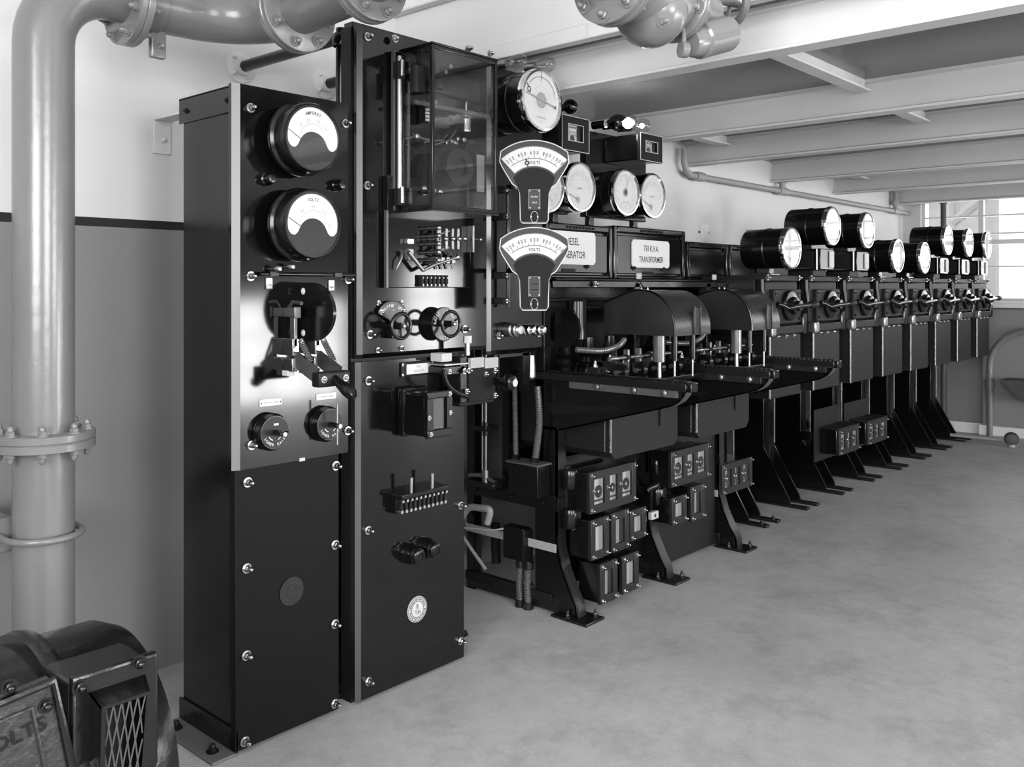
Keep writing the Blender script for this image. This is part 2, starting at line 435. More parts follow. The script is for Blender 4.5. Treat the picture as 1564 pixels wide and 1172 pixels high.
# ---- camera: view camera on a level tripod, lens dropped
cam = bpy.data.cameras.new('camera'); co = bpy.data.objects.new('camera', cam); C.objects.link(co)
co.location = (0, 0, EYE); co.rotation_euler = (PI / 2, 0, -YAW)
cam.sensor_fit = 'HORIZONTAL'; cam.sensor_width = 36; cam.lens = 36 * FOC / 1564; cam.shift_y = (PY0 - 586) / 1564; cam.clip_start = .02
bpy.context.scene.camera = co
sc = bpy.context.scene
sc.view_settings.view_transform = 'Standard'; sc.view_settings.look = 'None'; sc.view_settings.gamma = 1; sc.view_settings.exposure = 0
sc.cycles.use_denoising = True; sc.cycles.max_bounces = 8; sc.cycles.transparent_max_bounces = 16

# ================================================================== PIPEWORK
def flange(t, c, d, r, th=.026, nb=8, name='flange', a0=.39, bb=True, m='pipe_paint'):
    """a bolted pair of flange discs centred on c with axis d"""
    D = Vector(d).normalized(); c = Vector(c); b = MB()
    for s_ in (-1, 1):
        b.lathe([(0, 0), (r - .004, 0), (r, .004), (r, th - .002), (r - .003, th), (0, th)], c, D * s_, m, 40)
    f = b.build(name, t)
    q = Vector((0, 0, 1)) if abs(D.z) < .9 else Vector((0, 1, 0)); e1 = D.cross(q).normalized(); e2 = D.cross(e1)
    for k in range(nb):
        a = a0 + 2 * PI * k / nb; p = c + (e1 * math.cos(a) + e2 * math.sin(a)) * r * .82
        for s_ in (-1, 1): bolt(f, p + D * s_ * th, .016, .030, 'bolt', m, tuple(round(x, 4) for x in D * s_))
    return f
px_, py_, pr, pz = 1.035, 2.74, .0815, 2.29
t = thing('steam_pipe', 'thick pale grey riser pipe bending over along the wall and out over the panels', 'pipe', (px_, py_, 0))
b = MB(); R = .19
pts = [(px_, py_, .0), (px_, py_, 1.0), (px_, py_, pz - R)] + arc3((px_ + R, py_, pz - R), R, PI, PI / 2, 'xz', 10)[1:] + [(1.28, py_, pz)]
b.tube(pts, pr, 'pipe_paint', 36); b.build('pipe_riser', t)
zf = onY(68, 671, py_).z
flange(t, (px_, py_, zf), (0, 0, 1), .137, .024, 8)
flange(t, (1.285, py_, pz - .01), (1, 0, 0), .137, .022, 8)
b = MB(); b.lathe([(.0, .02), (.095, .02), (.095, .085), (.086, .09), (.086, .16), (0, .16)], (1.285, py_, pz), (1, 0, 0), 'pipe_paint', 36); b.build('collar', t)
b = MB(); R2 = .24
pts = [(1.43, py_, pz), (1.46, py_, pz)] + arc3((1.46, py_ - R2, pz), R2, PI / 2, 0, 'xy', 12)[1:] + [(1.70, 2.47, pz)]
b.tube(pts, .085, 'pipe_paint', 36); b.build('elbow', t)
flange(t, (1.70, 2.455, pz), (0, 1, 0), .137, .022, 8, a0=.2)
b = MB(); pts = [(1.70, 2.45, pz), (1.70, 2.2, pz + .01), (1.70, 1.98, pz + .04)] + [Vector((1.70, 1.98 - .2 * math.sin(a), pz + .04 + .2 - .2 * math.cos(a))) for a in (.3, .6, .9, 1.2, 1.5708)] + [(1.70, 1.78, 3.79)]
b.tube(pts, pr, 'pipe_paint', 36); b.build('pipe_overhead', t)
flange(t, (1.70, 2.10, pz + .025), (0, 1, -.1), .137, .022, 8)
# U bolt that ties the riser to the wall, clip under the collar
zu = onY(68, 815, py_).z
b = MB(); pts = [(px_ - .1, 3.16, zu + .015)] + arc3((px_, py_, zu), .1, PI, 2 * PI, 'xy', 14) + [(px_ + .1, 3.16, zu + .015)]
b.tube(pts, .010, 'pipe_paint', 10); b.build('u_bolt', t)
b = MB(); b.box(px_ - .14, px_ - .06, py_ + .06, 3.165, zu - .05, zu + .05, 'pipe_paint', .006); b.build('saddle_block', t)
b = MB(); c = Vector((1.345, py_, pz)); b.box(1.35, 1.40, py_ - .012, py_ + .012, pz - .17, pz - .08, 'pipe_paint', .006); k = b.build('clip_lug', t)
bolt(t, (1.375, py_ - .012, pz - .135), .014, .03, 'bolt', 'pipe_paint')

t = thing('valve_pipe', 'pale grey valve and flanged pipe hanging high in front of the first beam', 'valve', (1.9, 1.35, 2.0))
vy, vz = 1.35, 2.185; VR = .066
b = MB(); b.cyl((-.6, vy, vz + .17), (xY(930, vy), vy, vz + .012), VR, 'pipe_paint', 32); b.build('pipe', t)
x1 = xY(938, vy); flange(t, (x1, vy, vz), (1, 0, -.06), .118, .02, 8, a0=.1)
x2 = xY(1030, vy)
b = MB(); b.lathe([(.07, 0), (.085, .04), (.098, .10), (.105, .17), (.098, .23), (.08, x2 - x1)], (x1, vy, vz), (1, 0, 0), 'pipe_paint', 32)
b.sphere((x1 + .17, vy, vz - .04), .10, 'pipe_paint', 28); b.build('valve_body', t)
flange(t, (x2, vy, vz + .01), (1, 0, 0), .112, .014, 8)
b = MB(); xb = xY(1062, vy)
b.lathe([(.09, 0), (.088, .05), (.06, .08), (.06, .16)], (x2 + .01, vy, vz + .01), (1, 0, 0), 'pipe_paint', 28)
b.box(x2 + .06, x2 + .16, vy - .05, vy + .05, vz + .0, vz + .12, 'pipe_paint', .012); b.build('bonnet', t)
b = MB(); p = onY(1052, 66, vy - .03); q = onY(1108, 52, vy - .05)
d = (q - p).normalized(); b.lathe([(0, 0), (.036, 0), (.044, .02), (.044, .045), (.052, .05), (.052, (q - p).length), (.042, (q - p).length), (.042, .08), (0, .08)], p, d, 'pipe_paint', 26); b.build('outlet_nozzle', t)
b = MB(); p = onY(1044, 76, vy - .04); b.lathe([(0, -.01), (.022, -.01), (.022, .01), (0, .01)], p, (1, -.6, 0), 'pipe_paint', 20); b.cyl(p, p + Vector((0, 0, .06)), .008, 'pipe_paint', 10); b.build('drain_lug', t)
b = MB(); hc = onY(1116, 5, vy); hd = Vector((.95, -.3, .05)).normalized()
e1 = hd.cross(Vector((0, 0, 1))).normalized(); e2 = hd.cross(e1)
ring = [hc + (e1 * math.cos(2 * PI * k / 28) + e2 * math.sin(2 * PI * k / 28)) * .066 for k in range(28)]
b.tube(ring, .013, 'pipe_paint_dark', 10, closed=True)
for k in range(4): b.tube([hc, hc + (e1 * math.cos(PI * k / 2 + .4) + e2 * math.sin(PI * k / 2 + .4)) * .066], .007, 'pipe_paint_dark', 8)
b.cyl(hc + hd * .03, (x2 + .14, vy, vz + .06), .012, 'pipe_paint_dark', 10); b.build('handwheel', t)
b = MB(); p = onY(1006, 34, vy - .09); bolt(t, p, .013, .03, 'bolt', 'pipe_paint')

# galvanised conduit along the back wall under the beams
cyy = 3.11
A = onY(1045, 232, cyy); Bq = onY(1068, 270, cyy); Ce = onY(1398, 326, cyy)
t = thing('wall_conduit', 'grey conduit run with tees along the back wall under the beams', 'conduit', (Bq.x, cyy, Bq.z))
b = MB(); b.tube([(A.x, cyy, 2.30), (A.x, cyy, Bq.z + .08), (A.x + .02, cyy, Bq.z + .03), (A.x + .07, cyy, Bq.z), (Ce.x, cyy, Bq.z), (Ce.x + .07, cyy, Bq.z - .03), (Ce.x + .1, cyy, Bq.z - .1), (Ce.x + .1, cyy, Bq.z - .24)], .021, 'midgrey', 16); b.build('pipe', t)
for u in (1195, 1368):
    xx = xY(u, cyy); zz = Bq.z
    b = MB(); b.cyl((xx, cyy, zz), (xx, cyy, 2.355), .024, 'midgrey', 16); b.cyl((xx, cyy, zz + .06), (xx, cyy, zz + .10), .034, 'midgrey', 6); b.lathe([(0, -.07), (.028, -.07), (.031, -.04), (.031, .04), (.028, .07), (0, .07)], (xx, cyy, zz), (1, 0, 0), 'midgrey', 16)
    b.cyl((xx, cyy, 2.32), (xx, cyy, 2.355), .04, 'midgrey', 6); b.build('tee', t)
b = MB(); b.lathe([(0, -.05), (.03, -.05), (.033, 0), (.03, .05), (0, .05)], (Bq.x, cyy, Bq.z), (1, 0, 0), 'midgrey', 16); b.build('elbow', t)
for k in range(5):
    xx = Bq.x + .35 + k * (Ce.x - Bq.x) / 5; b = MB(); b.box(xx - .012, xx + .012, cyy, WY - .001, Bq.z - .012, Bq.z + .012, 'midgrey'); b.build('saddle', t)
# bent pipe and floor fitting at the end wall
ey = onX(1512, 640, 9.30).y
t = thing('vent_pipe', 'bent pale pipe rising from the floor against the end wall below the window', 'pipe', (9.30, ey, 0))
b = MB(); zt_ = onX(1516, 560, 9.30).z; top = onX(1562, 482, 9.30)
pts = [(9.30, ey, 0), (9.30, ey, zt_)] + [Vector((9.30, ey - .34 + .34 * math.cos(a), zt_ + .34 * math.sin(a))) for a in [PI / 2 * k / 10 for k in range(1, 11)]] + [(9.30, ey - 1.2, zt_ + .34)]
b.tube(pts, .030, 'pipe_paint', 20); b.build('tube', t)
b = MB(); b.cyl((9.30, ey, .46), (9.30, ey, .52), .042, 'pipe_paint', 20); b.build('coupling', t)
b = MB(); c = onZ(1545, 674, .05); b.lathe([(0, -.06), (.045, -.05), (.06, 0), (.045, .05), (0, .06)], c + Vector((0, 0, .02)), (1, .2, 0), 'hopper_grey', 20); b.cyl((c.x, c.y, 0), (c.x, c.y, .05), .03, 'midgrey', 14)
b.tube([c, c + Vector((0, .5, 0))], .015, 'midgrey', 10)
tag(b.build('floor_valve'), 'small round valve on the floor by the end wall pipe', 'valve')
b = MB(); p = onX(1540, 578, 9.30); b.prism([(p.y + .02, p.z), (p.y - .35, p.z), (p.y - .35, p.z - .2), (p.y - .12, p.z - .16)], 'x', 9.1, 9.379, 'hopper_grey')
tag(b.build('wall_hopper'), 'small dark tapering hopper fixed to the end wall', 'hopper')

# ================================================================== MOTOR (lower corner)
t = thing('motor_generator', 'glossy black motor with a mesh covered vent box on the floor before the wall', 'motor', (.6, 1.95, 0))
my, mz, mr, mx = 1.93, .42, .262, .945
mx = onY(197, 1000, my).x
b = MB()
b.lathe([(0, 0), (mr * .80, .0), (mr * .93, .012), (mr, .05), (mr, .34), (mr, .62), (mr * .97, .70)], (mx, my, mz), (-1, 0, 0), 'motor', 56); b.build('frame_shell', t)
xr = onY(62, 985, my).x
b = MB(); b.lathe([(mr - .01, -.022), (mr + .016, -.018), (mr + .020, 0), (mr + .016, .018), (mr - .01, .022)], (xr - .02, my, mz), (-1, 0, 0), 'motor', 56); b.build('frame_ring', t)
# vent box on the near side
by0 = my - mr + .022
bx0, bx1 = onY(103, 1034, by0).x, onY(229, 1004, by0).x
bz1 = onY(229, 1004, by0).z
b = MB(); b.box(bx0, bx1, by0, my - .12, .16, bz1, 'motor', .008); vb = b.build('vent_box', t)
b = MB(); b.box(bx0 + .002, bx1 + .01, by0 - .016, by0 + .004, .15, bz1 + .012, 'motor', .006); vf = b.build('vent_box_flange', t)
for u, v in ((122, 1050), (212, 1013)): p = onY(u, v, by0 - .016); bolt(t, (p.x, by0 - .016, p.z), .013, .018, 'bolt', 'motor')
# hood: sloping cheeks and roof with a sloping mesh front
p0 = onY(137, 1058, by0 - .016); hx0 = p0.x
hy = by0 - .016; hd_ = .050; zt0 = p0.z; hx1 = onY(230, 1055, hy - hd_).x + .014
b = MB(); y0_ = hy; yf = hy - hd_
tz0, tz1 = zt0, zt0 - .012
th = .006
b.add([(hx0, y0_, tz0), (hx1, y0_, tz0), (hx1 - .015, yf, tz1), (hx0 + .0, yf, tz1), (hx0, y0_, tz0 - th), (hx1, y0_, tz0 - th), (hx1 - .015, yf, tz1 - th), (hx0 + .0, yf, tz1 - th)], [(0, 1, 2, 3), (7, 6, 5, 4), (0, 4, 5, 1), (1, 5, 6, 2), (2, 6, 7, 3), (3, 7, 4, 0)], 'motor')
b.add([(hx0, y0_, tz0), (hx0 + .0, yf, tz1), (hx0 + .0, y0_ - .02, .16), (hx0, y0_, .16), (hx0 + .008, y0_, tz0), (hx0 + .008, yf, tz1), (hx0 + .008, y0_ - .02, .16), (hx0 + .008, y0_, .16)], [(0, 1, 2, 3), (7, 6, 5, 4), (0, 4, 5, 1), (1, 5, 6, 2), (2, 6, 7, 3), (3, 7, 4, 0)], 'motor')
b.add([(hx1, y0_, tz0), (hx1 - .015, yf, tz1), (hx1 - .035, y0_ - .02, .16), (hx1, y0_, .16), (hx1 - .006, y0_, tz0), (hx1 - .021, yf, tz1), (hx1 - .041, y0_ - .02, .16), (hx1 - .006, y0_, .16)], [(0, 1, 2, 3), (7, 6, 5, 4), (0, 4, 5, 1), (1, 5, 6, 2), (2, 6, 7, 3), (3, 7, 4, 0)], 'motor')
b.build('vent_hood', t)
b = MB()
# expanded mesh: diamond wires in the sloping front plane
def fp(a, c):
    """a across 0..1, c down 0..1"""
    zz = tz1 - .004 + (.165 - tz1) * c
    xl = hx0 + .008; xr_ = hx1 - .021 + (-.02) * c
    return Vector((xl + (xr_ - xl) * a, yf + .004 + (y0_ - .02 - yf) * c, zz))
W = 5.0; H = W * 1.9
for k in range(-20, 30):
    for s_ in (1, -1):
        seg = []
        for i in range(41):
            c = i / 40; a = (k + s_ * c * H / 1.6) / W
            if -.001 <= a <= 1.001: seg.append(fp(a, c))
        if len(seg) > 2: b.tube(seg, .0016, 'hopper_grey', 5, caps=False)
b.build('wire_mesh', t)
b = MB(); b.box(hx0 + .02, hx1 - .05, by0 - .019, by0 - .0165, .18, tz1 - .03, 'black'); 
for k in range(3): b.cyl((hx0 + .03, by0 - .028, .24 + k * .09), (hx1 - .06, by0 - .024, .26 + k * .09), .009, 'dull_steel', 12)
b.build('brush_gear', t)
# inspection cover with a rim and worn cast face
b = MB(); cy0 = my - mr - .02
q0 = onY(-60, 1062, cy0); q1 = onY(80, 1040, cy0); q2 = onY(112, 1185, cy0)
poly = [(q0.x - .1, q0.z - .05), (q1.x, q1.z), (q2.x + .0, q2.z), (q2.x, .1), (q0.x - .1, .1)]
b.prism(poly, 'y', cy0, cy0 + .03, 'cast'); cv = b.build('inspection_cover', t)
b = MB(); e = [Vector((a, cy0 - .002, c)) for a, c in poly[:4]]
b.tube(e, .009, 'motor', 8); b.tube([v + Vector((-.035, 0, -.035)) for v in e[:3]], .004, 'cast', 8); b.build('cover_rim', t)
b = MB(); p = onY(26, 1125, cy0); b.text('VOLTS', p.x - .01, p.z, .035, cy0 - .003, 'motor', .16, 1.1); b.build('cast_lettering', t)
for u, v in ((14, 1050), (70, 1078)): p = onY(u, v, cy0); bolt(t, (p.x, cy0, p.z), .012, .016, 'bolt', 'motor')
b = MB(); b.box(mx - .66, mx - .02, my - .2, my + .2, 0, .05, 'motor', .01); b.box(mx - .6, mx - .08, my - .13, my + .13, .05, .22, 'motor', .02); b.build('foot', t)

# ================================================================== CONTROL PANELS
def medallion(t, u, v, Y, r, m='midgrey'):
    c = onY(u, v, Y); b = MB(); y = Y - .003
    b.lathe([(0, -.003), (r, -.003), (r, 0)], (c.x, Y - .0005, c.z), (0, 1, 0), m, 36)
    y = Y - .0045
    b.band(c.x, c.z, r * .90, r * .95, 0, 2 * PI, y, 'print', 40); b.band(c.x, c.z, r * .60, r * .65, 0, 2 * PI, y, 'print', 40)
    for k in range(34):
        if k not in (0, 17): b.tick(c.x, c.z, 2 * PI * k / 34, r * .70, r * .84, r * .06 * (1 + .6 * (k % 3 == 0)), y)
    b.text('B', c.x, c.z + r * .24, r * .5, y); b.text('T-H', c.x, c.z - r * .22, r * .5, y, sx=.72)
    return b.build('medallion', t)
def bolts(t, lst, Y, r=.0125, L=.03, m='steel'):
    for u, v in lst: bolt(t, onY(u, v, Y), r, L, 'bolt', m)
def plate(t, name, u0, u1, vl, vr, h, Y, txt=None, frame=False, th=.003, lines=None, m='white'):
    """nameplate between pixel columns u0..u1; top edge at vl on the near side"""
    a = onY(u0, vl, Y); c = onY(u0, vl + h, Y); x1 = xY(u1, Y); b = MB()
    b.box(a.x, x1, Y - th, Y, c.z, a.z, m, .001)
    if lines:
        n = len(lines); H = a.z - c.z
        for i, l in enumerate(lines): b.text(l, (a.x + x1) / 2, a.z - H * (i + .55) / n, H / n * .62, Y - th - .0004, 'print', 0, .75)
    return b.build(name, t)

# ---- panel one: narrow, with its sheet steel flank ------------------------------------------
U, Lw = 2.38, 2.41
x0, x1 = onY(367, 127, U).x, onY(531.5, 158, U).x
zu0 = zY(372, 718, U); zp = 2.0
t = thing('control_panel', 'narrow black control panel with ammeter, voltmeter and knife switch, standing next to the pale riser', 'control panel', (x0, 2.4, 0))
P1 = t
ch = .022
b = MB(); b.prism([(x0 - ch, U + .028), (x0 - ch, U + .012), (x0, U), (x1, U), (x1, U + .028)], 'z', zu0, zp, 'slate')
b.prism([(x0 - ch, U + .012), (x0, U), (x0 - .0005, U - .0006), (x0 - ch - .0005, U + .0114)], 'z', zu0, zp, 'chamfer_glint'); b.build('upper_slab', t, 18)  # thin pale skin over the slate bevel, a painted window reflection
lx0, lx1 = onY(359, 900, Lw).x, onY(517.5, 900, Lw).x
b = MB(); b.box(lx0, lx1, Lw, Lw + .026, .012, zu0 - .004, 'slate_dull', .002); b.build('lower_slab', t)
# flank: one bent sheet with a rounded front corner
sx = onX  # noqa
fx = onZ(288, 1098, 0).x - .018
yb = 2.735
b = MB(); poly = [(fx, yb), (fx, Lw + .05)] + [(fx + .022 - .022 * math.cos(a), Lw + .05 - .024 * math.sin(a)) for a in (.4, .8, 1.2, 1.57)] + [(fx + .03, Lw + .026), (fx + .03, Lw + .031), (fx + .022, Lw + .031), (fx + .008, Lw + .04), (fx + .004, Lw + .055), (fx + .004, yb)]
b.prism(poly, 'z', .04, zp - .01, 'enamel'); b.build('side_sheet', t)
b = MB(); b.box(fx - .006, fx, Lw + .01, yb + .02, zp - .075, zp + .005, 'enamel', .002); b.box(fx - .006, lx1, Lw + .0, yb + .02, zp, zp + .006, 'enamel'); b.build('top_strap', t)
for yy in (Lw + .05, yb - .03): bolt(t, (fx - .006, yy, zp - .038), .009, .012, 'bolt', 'black', (-1, 0, 0))
b = MB(); b.box(fx - .008, fx, Lw - .0, yb + .015, .008, .075, 'enamel_rough', .002); b.box(fx - .085, fx - .0085, Lw + .0, yb + .015, 0, .010, 'foot_paint', .002); b.build('foot_angle', t)
for yy in (Lw + .06, yb - .05): bolt(t, (fx - .05, yy, .010), .016, .026, 'bolt', 'black', (0, 0, 1)); bolt(t, (fx - .008, yy - .02, .045), .008, .012, 'bolt', 'black', (-1, 0, 0))
bolts(t, [(382, 165), (527, 189), (382, 422), (531, 427), (383.6, 680), (530.5, 658)], U, .0125, .032)
bolts(t, [(377.5, 736.7), (512, 711.5), (376, 868), (511, 832), (375.4, 1001), (510.6, 953), (373, 1132.6), (510.6, 1074.6)], Lw, .0135, .034)
for u, v in ((405, 274), (512, 283)):
    c = onY(u, v, U); b = MB(); b.lathe([(.021, 0), (.021, .012), (.017, .016), (.017, .03), (.012, .04), (0, .042)], c, (0, -1, 0), 'enamel', 24); b.build('indicator_lens', t)
for u, v in ((416, 411), (436, 408)):
    c = onY(u, v, U); b = MB(); b.lathe([(.006, 0), (.006, .02), (.012, .026), (.012, .034), (.006, .042), (0, .043)], c, (0, -1, 0), 'dull_steel', 16); b.build('terminal_knob', t)
p, q = onY(398, 418, U - .02), onY(541, 421, U - .02); zz = (p.z + q.z) / 2
b = MB(); b.cyl((p.x, U - .02, zz), (q.x, U - .02, zz), .0065, 'enamel', 14)
for k in (.12, .80): xx = p.x + (q.x - p.x) * k; b.box(xx - .014, xx + .014, U - .03, U, zz - .006, zz + .006, 'enamel')
b.build('cover_rail', t)
for u, v in ((410, 433), (505, 436)):
    c = onY(u, v, U); b = MB(); b.box(c.x - .012, c.x + .012, U - .006, U, c.z - .018, c.z + .018, 'dull_steel', .002); b.build('rail_clip', t); bolt(t, (c.x, U - .006, c.z - .006), .006, .008)
c = onY(461, 702, U); b = MB(); b.box(c.x - .01, c.x + .01, U - .003, U, c.z - .005, c.z + .005, 'pale_grey'); b.build('tab', t)
for (u0, u1, v, h, k) in ((396, 429.5, 611, 10.8, 0), (482.7, 512.6, 602, 9.8, 1)):
    pl = plate(t, 'label_plate', u0, u1, v, v, h, U)
    a = onY(u0, v, U); x2 = xY(u1, U); cz = onY((u0 + u1) / 2, v + h * .5 - 1.5, U).z
    b = MB(); [b.box(a.x + (x2 - a.x) * q0, a.x + (x2 - a.x) * q1, U - .0036, U - .0031, a.z - .013, a.z - .0095, 'midgrey') for q0, q1 in ((.16, .22), (.24, .52), (.60, .82))[k:]]
    if k == 0:
        for xx in (a.x + .005, x2 - .005): b.lathe([(0, 0), (.0025, 0)], (xx, U - .0036, a.z - .0115), (0, -1, 0), 'print', 10)
    b.build('label_lettering', pl)
medallion(t, 444.7, 903, Lw, .044, 'dark_face')

def rheostat(u, v, Y, r, handle_up=False):
    c = onY(u, v, Y); y = Y - .035; kn = MB()
    kn.lathe([(r * 1.05, 0), (r * 1.12, .006), (r * 1.12, .02), (r * .98, .034), (r * .98, .036), (0, .036)], (c.x, Y, c.z), (0, -1, 0), 'enamel', 36); d = kn.build('rheostat_dial', P1)
    b = MB(); y -= .0016
    b.lathe([(0, 0), (r * .93, 0)], (c.x, y + .0004, c.z), (0, -1, 0), 'dark_face', 36)
    b.arc_text('LOWER', c.x, c.z, r * .72, math.radians(232), .22, r * .24, y - .0004, 'white', .9, True)
    b.arc_text('RAISE', c.x, c.z, r * .72, math.radians(312), .22, r * .24, y - .0004, 'white', .9, True)
    b.band(c.x, c.z, r * .44, r * .49, math.radians(205), math.radians(250), y - .0004, 'white', 8); b.band(c.x, c.z, r * .44, r * .49, math.radians(295), math.radians(335), y - .0004, 'white', 8)
    b.build('dial_lettering', d)
    b = MB(); b.cyl((c.x, y, c.z), (c.x, y - .04, c.z), .009, 'enamel', 14)
    if handle_up: b.tube([(c.x, y - .035, c.z + .07), (c.x, y - .035, c.z - .06)], .0035, 'dull_steel', 8)
    else: b.box(c.x - .012, c.x + .02, y - .045, y - .03, c.z - .007, c.z + .007, 'enamel', .004); b.box(c.x - .006, c.x + .01, y - .002, y - .001, c.z + r * .42, c.z + r * .54, 'white')
    b.cyl((c.x, y - .03, c.z), (c.x, y - .052, c.z), .007, 'dull_steel', 12); b.build('knob', d)
rheostat(410, 659, U, .051); rheostat(494, 647, U, .051, True)

# flush meters on panel one
def lune_meter(name, label, u, v, word, nums, needle):
    yf = U - .112; c = onY(u, v, yf); t = thing(name, label, name, (c.x, U, c.z)); R = .105
    b = MB(); b.lathe([(R * .80, 0), (R * .80, .035), (R * 1.06, .036), (R * 1.08, .042), (R * 1.08, .052), (R * 1.03, .056), (R * 1.0, .060), (R * 1.0, .106), (R * .97, .112), (R * .93, .112), (R * .93, .108), (0, .108)], (c.x, U, c.z), (0, -1, 0), 'enamel', 56); b.build('case', t)
    y = yf + .0030
    b = MB(); b.lathe([(0, 0), (R * .93, 0)], (c.x, y, c.z), (0, -1, 0), 'dark_face', 48)
    y -= .0008; ro = R * .86; cz = c.z - R * .34; ri = R * .50
    outer = [(c.x + ro * math.cos(a), c.z + ro * math.sin(a)) for a in [math.radians(-14 + 208 * k / 40) for k in range(41)]]
    inner = [(c.x + ri * math.cos(a), cz + ri * math.sin(a)) for a in [math.radians(158 - 136 * k / 24) for k in range(25)]]
    lobeL = [(c.x - R * .74, c.z - R * .32), (c.x - R * .62, c.z - R * .34), (c.x - R * .52, c.z - R * .26)]
    lobeR = [(c.x + R * .52, c.z - R * .26), (c.x + R * .62, c.z - R * .34), (c.x + R * .74, c.z - R * .32)]
    # strips between the outer and inner edges
    A = outer; B = (lobeR + [])[::-1] + inner[::-1] + lobeL[::-1]
    def res(P, n):
        L = [0]
        for i in range(1, len(P)): L.append(L[-1] + math.dist(P[i], P[i - 1]))
        out = []
        for k in range(n + 1):
            d = L[-1] * k / n; i = 0
            while i < len(L) - 2 and L[i + 1] < d: i += 1
            f = (d - L[i]) / max(1e-9, L[i + 1] - L[i]); out.append((P[i][0] + (P[i + 1][0] - P[i][0]) * f, P[i][1] + (P[i + 1][1] - P[i][1]) * f))
        return out
    A, B = res(A, 48), res(B, 48); vs = []; fs = []
    for i in range(49):
        vs += [(A[i][0], y, A[i][1]), (B[i][0], y, B[i][1])]
        if i: fs.append((2 * i - 2, 2 * i - 1, 2 * i + 1, 2 * i))
    b.add(vs, fs, 'white'); y -= .0005
    b.arc_text(word, c.x, c.z, R * .70, PI / 2, .115, R * .13, y, 'print', .85)
    n = len(nums)
    for i, s_ in enumerate(nums):
        a = math.radians(172 - 164 * i / (n - 1)); b.arc_text(s_, c.x, c.z - R * .08, R * .58, a, .13, R * .11, y, 'midgrey', .8)
    for k in range(31):
        a = math.radians(176 - 172 * k / 30); b.tick(c.x, c.z - R * .08, a, R * .44, R * (.49 if k % 5 else .52), .0009, y, 'midgrey')
    b.build('dial', t)
    b = MB(); a = math.radians(needle); b.tick(c.x, cz, a, R * .3, R * .98, .0014, y - .002, 'print'); b.build('needle', t)
    g = MB(); g.lathe([(0, .0), (R * .92, 0)], (c.x, yf + .0006, c.z), (0, -1, 0), 'glass', 40); g.build('cover_glass', t)
    for s_ in (-1, 1): b = MB()
    b.lathe([(0, 0), (.006, 0), (.006, .004), (0, .006)], (c.x - R * .05, U - .112 + .02, c.z - R * 1.0), (0, -.3, -1), 'dull_steel', 10); b.build('case_screw', t)
lune_meter('ammeter', 'deep black meter with crescent dial in amperes, topmost on the narrow panel', 479, 210, 'AMPERES', ['0', '10', '20', '30', '40', '50'], 150)
lune_meter('voltmeter', 'deep black meter with crescent dial in volts, directly below the ammeter', 479, 342, 'VOLTS', ['0', '40', '80', '120', '160'], 150)

# open knife switch
t = thing('knife_switch', 'open two blade knife switch with arc shield and black handle on the narrow panel', 'switch', (onY(453, 500, U).x, U, zY(453, 500, U)))
xs = onY(453, 475, U).x; zc = zY(453, 476, U); zr = (zY(453, 431, U) - zY(453, 520, U)) / 2
yo = onX(509, 475, xs).y; dep = U - yo
b = MB(); n = 24
poly = [(U, zc + zr), (U - dep * .35, zc + zr)] + [(U - dep * .35 - dep * .65 * math.sin(a), zc + zr * math.cos(a)) for a in [PI * k / n for k in range(1, n)]] + [(U - dep * .35, zc - zr), (U, zc - zr)]
b.prism(poly, 'x', xs, xs + .012, 'enamel'); sh = b.build('arc_shield', t)
for dz in (.7, -.72): bolt(sh, (xs, U - .035, zc + zr * dz), .009, .006, 'rivet', 'offwhite', (-1, 0, 0))
xa, xb_ = onY(436, 480, U).x, onY(470, 525, U).x
